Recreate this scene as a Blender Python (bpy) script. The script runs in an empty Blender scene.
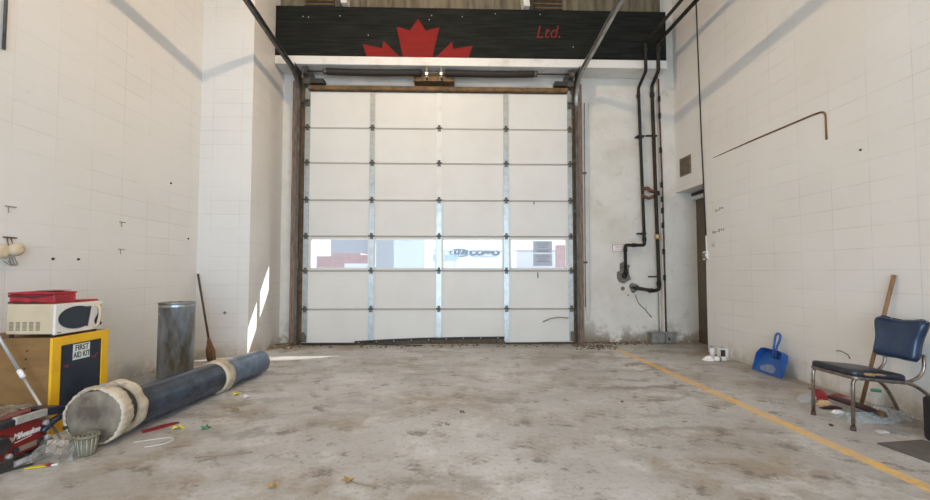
import bpy, math, random
from mathutils import Vector, Matrix
random.seed(7)
R = math.radians
sc = bpy.context.scene

# ------------------------------------------------------------------ camera
cd = bpy.data.cameras.new('camera'); cam = bpy.data.objects.new('camera', cd)
sc.collection.objects.link(cam); sc.camera = cam
cd.sensor_width = 36; cd.lens = 435 / 930 * 36
cd.shift_y = 3 / 930
cam.location = (0, 0, 1.2)
cam.rotation_euler = (R(92.5), 0, R(-1.58))
cd.clip_start = .05; cd.clip_end = 300

# ------------------------------------------------------------------ world, lights, exposure
w = bpy.data.worlds.new('sky'); sc.world = w; w.use_nodes = True
bg = w.node_tree.nodes['Background']; bg.inputs[0].default_value = (.86, .93, 1, 1); bg.inputs[1].default_value = 1.5
sc.view_settings.view_transform = 'Standard'; sc.view_settings.look = 'None'
sc.view_settings.gamma = 1; sc.view_settings.use_curve_mapping = False
sc.view_settings.exposure = 0.1

def light(name, kind, loc, energy, color, rot=(0, 0, 0), **kw):
    l = bpy.data.lights.new(name, kind); l.energy = energy; l.color = color
    for k, v in kw.items(): setattr(l, k, v)
    o = bpy.data.objects.new(name, l); o.location = loc; o.rotation_euler = rot
    sc.collection.objects.link(o); return o
sun = light('sun', 'SUN', (0, 30, 20), 9, (1, .95, .88), angle=R(.5))
sun.rotation_euler = Vector((-1.56, -.65, -.87)).to_track_quat('-Z', 'Y').to_euler()
# cool fill added at the rear opening, standing in for daylight
light('rear_daylight_fill', 'AREA', (0.1, -3.85, 1.4), 440, (.60, .79, 1), (R(86), 0, 0), shape='RECTANGLE', size=5.2, size_y=3.6)
# roof lamp, then two added fills under the roof
light('roof_lamp_light', 'POINT', (-.5, 4.3, 5.46), 195, (1, .76, .50), shadow_soft_size=.05)
light('roof_fill', 'AREA', (0, -.2, 5.9), 80, (1, .84, .66), (R(12), 0, 0), shape='RECTANGLE', size=5.5, size_y=5.0)  # warm overhead fill, added without a fixture
light('roof_fill_front', 'AREA', (0, 3.8, 5.95), 20, (1, .90, .79), (0, 0, 0), shape='RECTANGLE', size=5.5, size_y=2.5)  # weaker fill added nearer the door, no fixture either

# ------------------------------------------------------------------ materials
def nt(name):
    m = bpy.data.materials.new(name); m.use_nodes = True
    t = m.node_tree; return m, t, t.nodes, t.links, t.nodes['Principled BSDF']
def c4(c): return (c[0], c[1], c[2], 1)
def noise(N, L, co, scale, detail=5, rough=.6):
    n = N.new('ShaderNodeTexNoise'); n.inputs['Scale'].default_value = scale
    n.inputs['Detail'].default_value = detail; n.inputs['Roughness'].default_value = rough
    L.new(co, n.inputs['Vector']); return n.outputs['Fac']
def ramp(N, L, fac, a, b, ca=(0, 0, 0), cb=(1, 1, 1)):
    r = N.new('ShaderNodeValToRGB'); e = r.color_ramp.elements
    e[0].position = a; e[1].position = b; e[0].color = c4(ca); e[1].color = c4(cb)
    L.new(fac, r.inputs[0]); return r.outputs[0]
def mix(N, L, fac, a, b, mode='MIX'):
    m = N.new('ShaderNodeMix'); m.data_type = 'RGBA'; m.blend_type = mode
    for s, v in ((m.inputs['Factor'], fac), (m.inputs[6], a), (m.inputs[7], b)):
        if hasattr(v, 'links') or hasattr(v, 'is_linked'): L.new(v, s)
        elif isinstance(v, (int, float)): s.default_value = v
        else: s.default_value = c4(v)
    return m.outputs[2]
def math_(N, L, op, a, b=0.0):
    m = N.new('ShaderNodeMath'); m.operation = op
    for s, v in ((m.inputs[0], a), (m.inputs[1], b)):
        if hasattr(v, 'is_linked'): L.new(v, s)
        else: s.default_value = v
    return m.outputs[0]
def bump(N, L, P, h, strength, dist=.01):
    b = N.new('ShaderNodeBump'); b.inputs['Strength'].default_value = strength; b.inputs['Distance'].default_value = dist
    L.new(h, b.inputs['Height']); L.new(b.outputs[0], P.inputs['Normal'])
def pm(name, c1, rough=.6, metal=0, c2=None, scale=6, lo=.4, hi=.65, bs=0, bscale=None, stretch=None, spec=.5, alpha=None, sheen=0):
    m, t, N, L, P = nt(name)
    P.inputs['Roughness'].default_value = rough; P.inputs['Metallic'].default_value = metal
    P.inputs['Specular IOR Level'].default_value = spec
    P.inputs['Base Color'].default_value = c4(c1)
    tc = N.new('ShaderNodeTexCoord'); co = tc.outputs['Object']
    if stretch:
        mp = N.new('ShaderNodeMapping'); mp.inputs['Scale'].default_value = stretch; L.new(co, mp.inputs[0]); co = mp.outputs[0]
    if c2 is not None:
        L.new(ramp(N, L, noise(N, L, co, scale), lo, hi, c1, c2), P.inputs['Base Color'])
    if bs: bump(N, L, P, noise(N, L, co, bscale or scale * 4), bs)
    if alpha is not None: P.inputs['Alpha'].default_value = alpha
    if sheen: P.inputs['Sheen Weight'].default_value = sheen
    return m

def block_wall(name, base=(.75, .725, .69), stain=(.47, .42, .34), joint=.80):
    m, t, N, L, P = nt(name)
    tc = N.new('ShaderNodeTexCoord'); sp = N.new('ShaderNodeSeparateXYZ'); L.new(tc.outputs['Object'], sp.inputs[0])
    cb = N.new('ShaderNodeCombineXYZ'); L.new(math_(N, L, 'ADD', sp.outputs[0], sp.outputs[1]), cb.inputs[0]); L.new(sp.outputs[2], cb.inputs[1])
    br = N.new('ShaderNodeTexBrick'); L.new(cb.outputs[0], br.inputs['Vector'])
    br.offset = 0; br.inputs['Scale'].default_value = 1; br.inputs['Brick Width'].default_value = .406
    br.inputs['Row Height'].default_value = .203; br.inputs['Mortar Size'].default_value = .0045; br.inputs['Mortar Smooth'].default_value = .6
    br.inputs['Color1'].default_value = (1, 1, 1, 1); br.inputs['Color2'].default_value = (.965, .965, .97, 1); br.inputs['Mortar'].default_value = (joint, joint * .97, joint * .93, 1)
    co = tc.outputs['Object']
    # paint has filled many of the joints: fade them out in patches
    fade = ramp(N, L, noise(N, L, co, 1.3, 4), .42, .62, (.1, .1, .1), (1, 1, 1))
    jc = mix(N, L, fade, (1, 1, 1), br.outputs['Color'])
    col = mix(N, L, ramp(N, L, noise(N, L, co, .55, 6), .45, .8), base, [v * f for v, f in zip(base, (.95, .925, .88))])
    col = mix(N, L, 1, col, jc, 'MULTIPLY')
    # small scuffs and grime
    s = ramp(N, L, noise(N, L, co, 7, 8, .7), .64, .74)
    s2 = ramp(N, L, noise(N, L, co, .9, 3), .5, .62)
    col = mix(N, L, math_(N, L, 'MULTIPLY', math_(N, L, 'MULTIPLY', s, s2), .35), col, stain)
    # splash dirt low on the wall
    gr = N.new('ShaderNodeMapRange'); L.new(sp.outputs[2], gr.inputs[0]); gr.inputs[1].default_value = .32; gr.inputs[2].default_value = 0
    d = ramp(N, L, math_(N, L, 'ADD', noise(N, L, co, 2.2, 7, .68), math_(N, L, 'MULTIPLY', gr.outputs[0], .16)), .56, .68)
    col = mix(N, L, math_(N, L, 'MULTIPLY', math_(N, L, 'MULTIPLY', gr.outputs[0], d), .85), col, stain)
    L.new(col, P.inputs['Base Color']); P.inputs['Roughness'].default_value = .42
    h = math_(N, L, 'ADD', math_(N, L, 'MULTIPLY', br.outputs['Fac'], -1.2), math_(N, L, 'MULTIPLY', noise(N, L, co, 22, 4), .7))
    bump(N, L, P, h, .12, .005)
    return m

def plaster_mat():
    m, t, N, L, P = nt('painted_concrete')
    tc = N.new('ShaderNodeTexCoord'); co = tc.outputs['Object']; sp = N.new('ShaderNodeSeparateXYZ'); L.new(co, sp.inputs[0])
    col = ramp(N, L, noise(N, L, co, 1.6, 7), .42, .75, (.70, .665, .60), (.56, .52, .44))
    st = noise(N, L, co, 5, 9, .72)
    col = mix(N, L, math_(N, L, 'MULTIPLY', ramp(N, L, st, .58, .70), .45), col, (.36, .30, .22))
    gr = N.new('ShaderNodeMapRange'); L.new(sp.outputs[2], gr.inputs[0]); gr.inputs[1].default_value = .45; gr.inputs[2].default_value = 0
    d = ramp(N, L, math_(N, L, 'ADD', noise(N, L, co, 4, 8, .7), math_(N, L, 'MULTIPLY', gr.outputs[0], .22)), .58, .70)
    col = mix(N, L, math_(N, L, 'MULTIPLY', math_(N, L, 'MULTIPLY', gr.outputs[0], d), .95), col, (.20, .15, .09))
    L.new(col, P.inputs['Base Color']); P.inputs['Roughness'].default_value = .6
    bump(N, L, P, noise(N, L, co, 9, 6), .25); return m

def floor_mat():
    m, t, N, L, P = nt('concrete_floor')
    tc = N.new('ShaderNodeTexCoord'); co = tc.outputs['Object']
    sp = N.new('ShaderNodeSeparateXYZ'); L.new(co, sp.inputs[0])
    big = noise(N, L, co, .55, 7, .62)
    col = ramp(N, L, big, .35, .65, (.37, .345, .32), (.58, .575, .575))
    mp = N.new('ShaderNodeMapping'); mp.inputs['Scale'].default_value = (.9, 1.2, 1); mp.inputs['Rotation'].default_value = (0, 0, .9); L.new(co, mp.inputs[0])
    st = noise(N, L, mp.outputs[0], 1.1, 12, .74)
    col = mix(N, L, math_(N, L, 'MULTIPLY', ramp(N, L, st, .49, .60), .8), col, (.30, .235, .17))
    st2 = noise(N, L, mp.outputs[0], 4.5, 9, .75)
    col = mix(N, L, math_(N, L, 'MULTIPLY', ramp(N, L, st2, .55, .62), .8), col, (.15, .125, .10))
    pale = noise(N, L, co, 2.3, 8, .7)
    col = mix(N, L, math_(N, L, 'MULTIPLY', ramp(N, L, pale, .53, .68), .5), col, (.74, .73, .72))
    fine = noise(N, L, co, 26, 6, .7)
    col = mix(N, L, math_(N, L, 'MULTIPLY', ramp(N, L, fine, .54, .68), .6), col, (.22, .19, .16))
    # dirt gathered along the front wall and the right wall
    def band(axis, a, b):
        g = N.new('ShaderNodeMapRange'); L.new(sp.outputs[axis], g.inputs[0]); g.inputs[1].default_value = a; g.inputs[2].default_value = b; return g.outputs[0]
    dirt = math_(N, L, 'MAXIMUM', band(1, 6.75, 7.35), math_(N, L, 'MULTIPLY', band(0, 2.6, 3.8), .6))
    dn = ramp(N, L, noise(N, L, co, 3.0, 9, .72), .36, .58)
    col = mix(N, L, math_(N, L, 'MULTIPLY', math_(N, L, 'MULTIPLY', dirt, dn), .85), col, (.23, .18, .125))
    # tyre and drag scuffs in curved bands
    wv = N.new('ShaderNodeTexWave'); wv.wave_type = 'RINGS'; wv.inputs['Scale'].default_value = .8; wv.inputs['Distortion'].default_value = 9
    wv.inputs['Detail'].default_value = 6; wv.inputs['Detail Scale'].default_value = 1.6; wv.inputs['Detail Roughness'].default_value = .7; L.new(co, wv.inputs['Vector'])
    sc1 = math_(N, L, 'MULTIPLY', ramp(N, L, wv.outputs['Fac'], .62, .95), ramp(N, L, noise(N, L, co, .7, 3), .48, .62))
    col = mix(N, L, math_(N, L, 'MULTIPLY', sc1, .6), col, (.20, .18, .16))
    # worn yellow safety line
    d = math_(N, L, 'SUBTRACT', sp.outputs[0], math_(N, L, 'ADD', math_(N, L, 'MULTIPLY', sp.outputs[1], -.022), 2.70))
    on = math_(N, L, 'LESS_THAN', math_(N, L, 'ABSOLUTE', math_(N, L, 'ADD', d, math_(N, L, 'MULTIPLY', math_(N, L, 'SUBTRACT', noise(N, L, co, 9), .5), .03))), .05)
    on = math_(N, L, 'MULTIPLY', on, math_(N, L, 'LESS_THAN', sp.outputs[1], 6.8))
    wear = ramp(N, L, noise(N, L, co, 13, 8, .7), .38, .56, (1, 1, 1), (.45, .45, .45))
    col = mix(N, L, math_(N, L, 'MULTIPLY', on, wear), col, (.86, .50, .09))
    L.new(col, P.inputs['Base Color'])
    L.new(ramp(N, L, big, .3, .7, (.38, .38, .38), (.62, .62, .62)), P.inputs['Roughness'])
    bump(N, L, P, math_(N, L, 'ADD', noise(N, L, co, 9, 8, .7), math_(N, L, 'MULTIPLY', noise(N, L, co, 60, 3), .3)), .25, .01)
    return m

def glass_mat(name, tint=(1, 1, 1), rough=0.02, k=.03):
    m, t, N, L, P = nt(name); N.remove(P); out = N['Material Output']
    tr = N.new('ShaderNodeBsdfTransparent'); tr.inputs[0].default_value = c4(tint)
    gl = N.new('ShaderNodeBsdfGlossy'); gl.inputs['Roughness'].default_value = rough
    fr = N.new('ShaderNodeLayerWeight'); fc = math_(N, L, 'MULTIPLY', math_(N, L, 'POWER', fr.outputs['Facing'], 4.0), .35)
    mx = N.new('ShaderNodeMixShader'); L.new(math_(N, L, 'ADD', fc, k), mx.inputs[0]); L.new(tr.outputs[0], mx.inputs[1]); L.new(gl.outputs[0], mx.inputs[2])
    L.new(mx.outputs[0], out.inputs[0]); return m
def plastic_film(name, amt=.25, tint=(.85, .9, .9)):
    m, t, N, L, P = nt(name); out = N['Material Output']
    P.inputs['Base Color'].default_value = c4(tint); P.inputs['Roughness'].default_value = .15
    tr = N.new('ShaderNodeBsdfTransparent'); tr.inputs[0].default_value = (.97, .97, .97, 1)
    mx = N.new('ShaderNodeMixShader'); mx.inputs[0].default_value = amt
    L.new(tr.outputs[0], mx.inputs[1]); L.new(P.outputs[0], mx.inputs[2]); L.new(mx.outputs[0], out.inputs[0]); return m

M = {}
M['block'] = block_wall('painted_block')
M['plaster'] = plaster_mat()
M['floor'] = floor_mat()
M['ceiling'] = pm('roof_deck', (.30, .25, .18), .8, c2=(.16, .13, .09), scale=3, stretch=(.3, 4, 1))
M['roofboard'] = pm('old_boards', (.20, .17, .115), .85, c2=(.09, .075, .05), scale=3, stretch=(4, 1, .6), bs=.3)
M['panel'] = pm('door_panel', (.71, .69, .65), .5, spec=.3, c2=(.66, .63, .58), scale=1.6, lo=.4, hi=.8, bs=.05, bscale=30)
M['galv'] = pm('galvanised', (.47, .49, .48), .38, .75, c2=(.36, .39, .38), scale=16, bs=.1)
M['darkgalv'] = pm('dark_steel', (.10, .095, .085), .5, .7, c2=(.19, .17, .14), scale=12)
M['rail'] = pm('rail_steel', (.085, .075, .065), .5, .5, c2=(.15, .135, .115), scale=9)
M['rail_bright'] = pm('rail_steel_bright', (.46, .46, .43), .38, .8, c2=(.30, .29, .26), scale=9)
M['seal'] = pm('black_seal', (.035, .033, .03), .7)
M['seam'] = pm('seam_seal', (.42, .38, .33), .7)
M['rust'] = pm('rusty_brown', (.20, .115, .045), .75, .1, c2=(.09, .055, .025), scale=9, bs=.3)
M['jamb'] = pm('jamb_wood', (.36, .235, .16), .75, c2=(.13, .08, .05), scale=6, lo=.35, hi=.7, stretch=(6, 6, .8), bs=.2)
M['blackboard'] = pm('black_paint', (.011, .012, .011), .85, spec=.12, c2=(.022, .024, .021), scale=4, stretch=(.4, 1, 6), bs=.25, bscale=12)
M['lip'] = pm('white_lip_paint', (.74, .72, .68), .6, c2=(.55, .51, .45), scale=3, lo=.5, hi=.8)
M['redpaint'] = pm('red_paint', (.22, .016, .014), .8, spec=.2, c2=(.17, .014, .012), scale=7, stretch=(.4, 1, 5))
M['dullred'] = pm('dull_red_paint', (.17, .014, .012), .8)
M['nail'] = pm('bright_nail', (.75, .73, .7), .4, .4)
M['spring'] = pm('oily_spring', (.025, .021, .017), .6, .2, bs=.6, bscale=40, stretch=(8, 1, 1))
M['blackpipe'] = pm('black_pipe', (.020, .018, .015), .6, .1, spec=.25, c2=(.04, .032, .024), scale=8, bs=.15)
M['copper'] = pm('rusty_fitting', (.20, .08, .045), .6, .3, c2=(.08, .04, .03), scale=14)
M['brass'] = pm('pale_brass', (.62, .42, .2), .4, .5)
M['mortar'] = pm('grey_patch', (.20, .185, .155), .9, c2=(.11, .10, .085), scale=14, bs=.6)
M['ebox'] = pm('grey_box_paint', (.27, .27, .24), .6, c2=(.16, .15, .12), scale=9)
M['white'] = pm('white_plastic', (.80, .78, .75), .4)
M['ink'] = pm('ink', (.05, .05, .05), .6)
M['redink'] = pm('red_ink', (.45, .06, .06), .6)
M['darkdoor'] = pm('dark_door', (.125, .105, .075), .6, c2=(.085, .07, .05), scale=4, stretch=(1, 1, .4))
M['kick'] = pm('kick_plate', (.09, .06, .04), .6)
M['vent'] = pm('vent_brown', (.23, .19, .13), .75, c2=(.15, .12, .08), scale=14)
M['ventdark'] = pm('vent_dark', (.08, .065, .05), .8)
M['ply'] = pm('plywood', (.28, .15, .045), .6, c2=(.19, .095, .028), scale=4, lo=.3, hi=.7, stretch=(1, 1, 2.5))
M['yellow'] = pm('yellow_paint', (.85, .47, .01), .45, c2=(.68, .33, .015), scale=6, lo=.5, hi=.8)
M['navy'] = pm('navy_panel', (.012, .018, .035), .5, c2=(.025, .032, .05), scale=5)
M['signw'] = pm('sign_white', (.72, .78, .74), .5)
M['beige'] = pm('beige_enamel', (.62, .50, .34), .45, c2=(.56, .44, .29), scale=5)
M['mwhite'] = pm('microwave_white', (.74, .70, .64), .35)
M['smoke'] = pm('smoked_window', (.012, .022, .035), .12)
M['grille'] = pm('grille_shadow', (.16, .12, .075), .7)
M['redvinyl'] = pm('red_vinyl', (.48, .02, .03), .45, c2=(.28, .012, .018), scale=9, bs=.5, bscale=16)
M['darkred'] = pm('dark_red_fold', (.09, .012, .012), .7)
M['toolred'] = pm('tool_red', (.24, .016, .013), .5, c2=(.16, .014, .012), scale=8)
M['toolblack'] = pm('tool_black', (.018, .018, .02), .5, c2=(.05, .048, .045), scale=10)
M['toolgrey'] = pm('tool_grey_bar', (.42, .40, .37), .5, .1, c2=(.26, .24, .22), scale=12)
M['navyplastic'] = pm('blue_black_plastic', (.015, .02, .04), .4)
M['lcd'] = pm('dusty_display', (.28, .22, .17), .35)
M['alu'] = pm('pole_aluminium', (.62, .62, .63), .35, .7)
M['steelpipe'] = pm('stained_steel_drum', (.33, .36, .38), .3, .45, c2=(.13, .105, .07), scale=2.6, lo=.38, hi=.62, stretch=(2.4, 2.4, .8), bs=.12, bscale=18)
M['drumin'] = pm('drum_inside', (.12, .12, .11), .6, .3)
M['blueduct'] = pm('blue_grey_plastic', (.065, .10, .155), .28, 0, c2=(.17, .22, .29), scale=6, lo=.42, hi=.7, bs=.15, bscale=14)
M['blackduct'] = pm('dark_sleeve', (.010, .014, .026), .24, c2=(.035, .05, .08), scale=5, bs=.35, bscale=5)
M['canvas'] = pm('beige_canvas', (.60, .51, .38), .85, c2=(.32, .25, .17), scale=6, lo=.42, hi=.68, bs=.5, bscale=22)
M['capdust'] = pm('dusty_cap', (.115, .088, .062), .95, c2=(.27, .225, .17), scale=5, lo=.38, hi=.62, bs=.5, bscale=24)
M['strap'] = pm('strap_dark', (.04, .036, .033), .5)
M['bluelabel'] = pm('blue_label', (.28, .36, .5), .4)
M['wood'] = pm('handle_wood', (.27, .15, .07), .55, c2=(.17, .09, .045), scale=8, stretch=(6, 6, .6))
M['darkwood'] = pm('dark_handle', (.10, .055, .03), .55, c2=(.05, .03, .02), scale=10)
M['bristle'] = pm('broom_straw', (.30, .16, .075), .9, c2=(.15, .08, .04), scale=30, stretch=(6, 6, .6), bs=.8)
M['bluepan'] = pm('blue_dustpan', (.015, .085, .32), .38, c2=(.03, .12, .38), scale=5, lo=.45, hi=.7, bs=.08)
M['pandust'] = pm('dusty_blue', (.14, .20, .34), .75, c2=(.30, .30, .33), scale=9)
M['chrome'] = pm('worn_chrome', (.32, .27, .23), .32, .9, c2=(.17, .12, .09), scale=22, lo=.45, hi=.7)
M['vinyl'] = pm('blue_vinyl', (.007, .022, .060), .26, c2=(.012, .034, .085), scale=5, bs=.12, bscale=10)
M['vinylseat'] = pm('dark_vinyl', (.010, .012, .020), .36, c2=(.018, .020, .028), scale=6, bs=.15, bscale=10)
M['foam'] = pm('torn_foam', (.30, .17, .08), .95, bs=.6, bscale=40)
M['rubber'] = pm('rusty_foot', (.09, .045, .03), .8)
M['blackcase'] = pm('black_case', (.012, .012, .013), .6, bs=.5, bscale=50)
M['mat'] = pm('grey_mat', (.13, .115, .10), .85, c2=(.10, .09, .08), scale=8, bs=.5, bscale=40)
M['film'] = plastic_film('clear_film', .20)
M['film2'] = plastic_film('dusty_film', .34, (.32, .27, .20))
M['film3'] = plastic_film('thin_film', .13, (.6, .55, .45))
M['cupplastic'] = plastic_film('dusty_clear_cup', .5, (.30, .27, .18))
M['bottle'] = plastic_film('clear_bottle', .13, (.9, .93, .97))
M['greencap'] = pm('green_plastic', (.03, .30, .16), .4)
M['redlid'] = pm('red_lid', (.27, .018, .022), .4)
M['leather'] = pm('brown_leather', (.035, .012, .012), .5, c2=(.07, .025, .022), scale=10, bs=.4)
M['cardboard'] = pm('cardboard', (.55, .36, .2), .85)
M['pinkpaper'] = pm('pale_card', (.62, .50, .42), .7, c2=(.55, .44, .36), scale=9)
M['pinkcard'] = pm('pink_card', (.42, .20, .17), .7)
M['dustyred'] = pm('dusty_red', (.30, .12, .10), .8, c2=(.22, .05, .04), scale=12)
M['leaf'] = pm('dry_leaf', (.45, .26, .08), .8, c2=(.32, .17, .05), scale=20)
M['yleaf'] = pm('yellow_wrapper', (.66, .52, .02), .5)
M['gleaf'] = pm('green_leaf', (.05, .22, .10), .6)
M['twig'] = pm('twig', (.28, .20, .11), .9)
M['dirt'] = pm('dirt_heap', (.17, .125, .08), 1, c2=(.10, .07, .045), scale=20, bs=.8, bscale=40)
M['cord'] = pm('black_cord', (.02, .02, .02), .5)
M['whitecord'] = pm('pale_cord', (.62, .60, .55), .6)
M['glass'] = glass_mat('window_glass', (.97, .985, 1))
M['paper'] = plastic_film('notice_paper', .80, (.50, .55, .62))
M['noticeink'] = pm('notice_ink', (.20, .23, .30), .7)
M['asphalt'] = pm('outdoor_ground', (.72, .72, .73), .9, c2=(.6, .6, .61), scale=.4)
M['whitewall'] = pm('white_cladding', (.62, .64, .68), .8)
M['brick'] = pm('pink_brick', (.42, .30, .29), .9, c2=(.36, .26, .26), scale=2)
M['paleblue'] = pm('pale_blue_side', (.36, .39, .43), .7)
M['teal'] = pm('teal_paint', (.01, .12, .15), .8, spec=.1)
M['carblue'] = pm('blue_car_paint', (.22, .32, .5), .5)
M['signblack'] = pm('sign_black', (.008, .02, .025), .8, spec=.1)
M['lampwhite'] = pm('lamp_enamel', (.6, .6, .58), .4)
em, _t, _N, _L, _P = nt('lamp_glow'); _P.inputs['Emission Color'].default_value = (1, .9, .75, 1); _P.inputs['Emission Strength'].default_value = 4; M['glow'] = em

# ------------------------------------------------------------------ mesh builder
WL = {}
class MB:
    def __init__(s): s.v = []; s.f = []; s.sm = []
    def add(s, vs, fs, smooth=False):
        b = len(s.v); s.v += [Vector(v) for v in vs]
        for f in fs: s.f.append([b + i for i in f]); s.sm.append(smooth)
        return s
    def xf(s, m, start=0):
        for i in range(start, len(s.v)): s.v[i] = m @ s.v[i]
        return s
    def box(s, x0, x1, y0, y1, z0, z1):
        return s.add([(x, y, z) for z in (z0, z1) for y in (y0, y1) for x in (x0, x1)],
                     [(0, 2, 3, 1), (4, 5, 7, 6), (0, 1, 5, 4), (2, 6, 7, 3), (0, 4, 6, 2), (1, 3, 7, 5)])
    def prism(s, pts, a, b, axis='y', smooth=False):
        def P(p, t): return (p[0], t, p[1]) if axis == 'y' else ((t, p[0], p[1]) if axis == 'x' else (p[0], p[1], t))
        n = len(pts); s.add([P(p, a) for p in pts] + [P(p, b) for p in pts], [tuple(range(n))[::-1], tuple(range(n, 2 * n))])
        b0 = len(s.v) - 2 * n
        for i in range(n):
            j = (i + 1) % n; s.f.append([b0 + i, b0 + j, b0 + n + j, b0 + n + i]); s.sm.append(smooth)
        return s
    def lathe(s, prof, a, d, n=32, cap0=True, cap1=True, wob=None):
        a = Vector(a); d = Vector(d).normalized(); q = d.to_track_quat('Z', 'Y')
        u = q @ Vector((1, 0, 0)); v = q @ Vector((0, 1, 0)); vs = []
        for k, (t, r) in enumerate(prof):
            for i in range(n):
                an = 2 * math.pi * i / n; rr = r * (wob(k, i, an) if wob else 1)
                vs.append(a + d * t + u * (rr * math.cos(an)) + v * (rr * math.sin(an)))
        fs = [(k * n + i, k * n + (i + 1) % n, (k + 1) * n + (i + 1) % n, (k + 1) * n + i) for k in range(len(prof) - 1) for i in range(n)]
        s.add(vs, fs, True); b0 = len(s.v) - len(vs)
        if cap0: s.f.append([b0 + i for i in range(n)][::-1]); s.sm.append(False)
        if cap1: s.f.append([b0 + (len(prof) - 1) * n + i for i in range(n)]); s.sm.append(False)
        return s
    def cyl(s, a, b, r, n=20):
        a = Vector(a); b = Vector(b); return s.lathe([(0, r), ((b - a).length, r)], a, b - a, n)
    def tube(s, pts, r, n=10, fil=0, flat=1.0):
        pts = [Vector(p) for p in pts]
        if fil:
            q = [pts[0]]
            for i in range(1, len(pts) - 1):
                p = pts[i]; a = (pts[i - 1] - p); b = (pts[i + 1] - p); k = min(fil, a.length * .49, b.length * .49)
                A = p + a.normalized() * k; B = p + b.normalized() * k
                for t in range(7):
                    t /= 6; q.append(A * (1 - t) ** 2 + p * 2 * t * (1 - t) + B * t * t)
            q.append(pts[-1]); pts = q
        T = [(pts[min(i + 1, len(pts) - 1)] - pts[max(i - 1, 0)]).normalized() for i in range(len(pts))]
        up = Vector((0, 0, 1)) if abs(T[0].z) < .9 else Vector((0, 1, 0)); u = T[0].cross(up).normalized(); vs = []
        rs = r if isinstance(r, (list, tuple)) else None
        for i, p in enumerate(pts):
            u = (u - T[i] * u.dot(T[i])).normalized(); v = T[i].cross(u)
            rr = rs[min(i, len(rs) - 1)] if rs else r
            for k in range(n):
                an = 2 * math.pi * k / n; vs.append(p + u * (rr * math.cos(an)) + v * (rr * flat * math.sin(an)))
        m = len(pts)
        s.add(vs, [(k * n + i, k * n + (i + 1) % n, (k + 1) * n + (i + 1) % n, (k + 1) * n + i) for k in range(m - 1) for i in range(n)], True)
        b0 = len(s.v) - len(vs); s.f.append([b0 + i for i in range(n)][::-1]); s.sm.append(False)
        s.f.append([b0 + (m - 1) * n + i for i in range(n)]); s.sm.append(False); return s
    def sweep(s, path, prof, x0=0):      # path in (y,z); prof: (offset x, offset normal) closed
        P = [Vector((x0, y, z)) for y, z in path]; vs = []; n = len(prof)
        for i, p in enumerate(P):
            t = (P[min(i + 1, len(P) - 1)] - P[max(i - 1, 0)]).normalized(); nn = Vector((0, -t.z, t.y))
            for (x, o) in prof: vs.append(p + Vector((x, 0, 0)) + nn * o)
        s.add(vs, [(k * n + i, k * n + (i + 1) % n, (k + 1) * n + (i + 1) % n, (k + 1) * n + i) for k in range(len(P) - 1) for i in range(n)])
        b0 = len(s.v) - len(vs); s.f.append([b0 + i for i in range(n)][::-1]); s.sm.append(False)
        s.f.append([b0 + (len(P) - 1) * n + i for i in range(n)]); s.sm.append(False); return s
    def ell(s, c, r, n=16, m=10, wob=0):
        c = Vector(c); vs = [c + Vector((0, 0, -r[2]))]
        for j in range(1, m):
            ph = -math.pi / 2 + math.pi * j / m
            for i in range(n):
                th = 2 * math.pi * i / n; k = 1 + random.uniform(-wob, wob)
                vs.append(c + Vector((r[0] * math.cos(ph) * math.cos(th) * k, r[1] * math.cos(ph) * math.sin(th) * k, r[2] * math.sin(ph))))
        vs.append(c + Vector((0, 0, r[2]))); f = []
        for i in range(n): f.append((0, 1 + (i + 1) % n, 1 + i)); f.append((len(vs) - 1, 1 + (m - 2) * n + i, 1 + (m - 2) * n + (i + 1) % n))
        for j in range(m - 2):
            for i in range(n): f.append((1 + j * n + i, 1 + j * n + (i + 1) % n, 1 + (j + 1) * n + (i + 1) % n, 1 + (j + 1) * n + i))
        return s.add(vs, f, True)
    def build(s, name, mat, parent=None, bevel=0, sub=0, solid=0, origin=None, smooth=None):
        if parent is not None: o0 = WL[parent.name]
        elif origin is not None: o0 = Vector(origin)
        else:
            xs = [v.x for v in s.v]; ys = [v.y for v in s.v]; zs = [v.z for v in s.v]
            o0 = Vector(((min(xs) + max(xs)) / 2, (min(ys) + max(ys)) / 2, min(zs)))
        me = bpy.data.meshes.new(name); me.from_pydata([tuple(v - o0) for v in s.v], [], s.f)
        me.polygons.foreach_set('use_smooth', s.sm if smooth is None else [smooth] * len(s.f)); me.update()
        me.materials.append(M[mat] if isinstance(mat, str) else mat)
        o = bpy.data.objects.new(name, me); sc.collection.objects.link(o); WL[o.name] = o0.copy()
        if parent is not None: o.parent = parent
        else: o.location = o0
        if bevel:
            b = o.modifiers.new('bevel', 'BEVEL'); b.width = bevel; b.segments = 3; b.limit_method = 'ANGLE'; b.harden_normals = False
        if solid:
            b = o.modifiers.new('solid', 'SOLIDIFY'); b.thickness = solid; b.offset = 0
        if sub:
            b = o.modifiers.new('sub', 'SUBSURF'); b.levels = sub; b.render_levels = sub
        return o
def tag(o, label=None, cat=None, group=None, kind=None):
    if label: o['label'] = label
    if cat: o['category'] = cat
    if group: o['group'] = group
    if kind: o['kind'] = kind
    return o
def empty(name, loc, label=None, cat=None, group=None, kind=None):
    o = bpy.data.objects.new(name, None); o.location = loc; o.empty_display_size = .1
    sc.collection.objects.link(o); WL[o.name] = Vector(loc); return tag(o, label, cat, group, kind)
def struct(o): o['kind'] = 'structure'; return o
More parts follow.
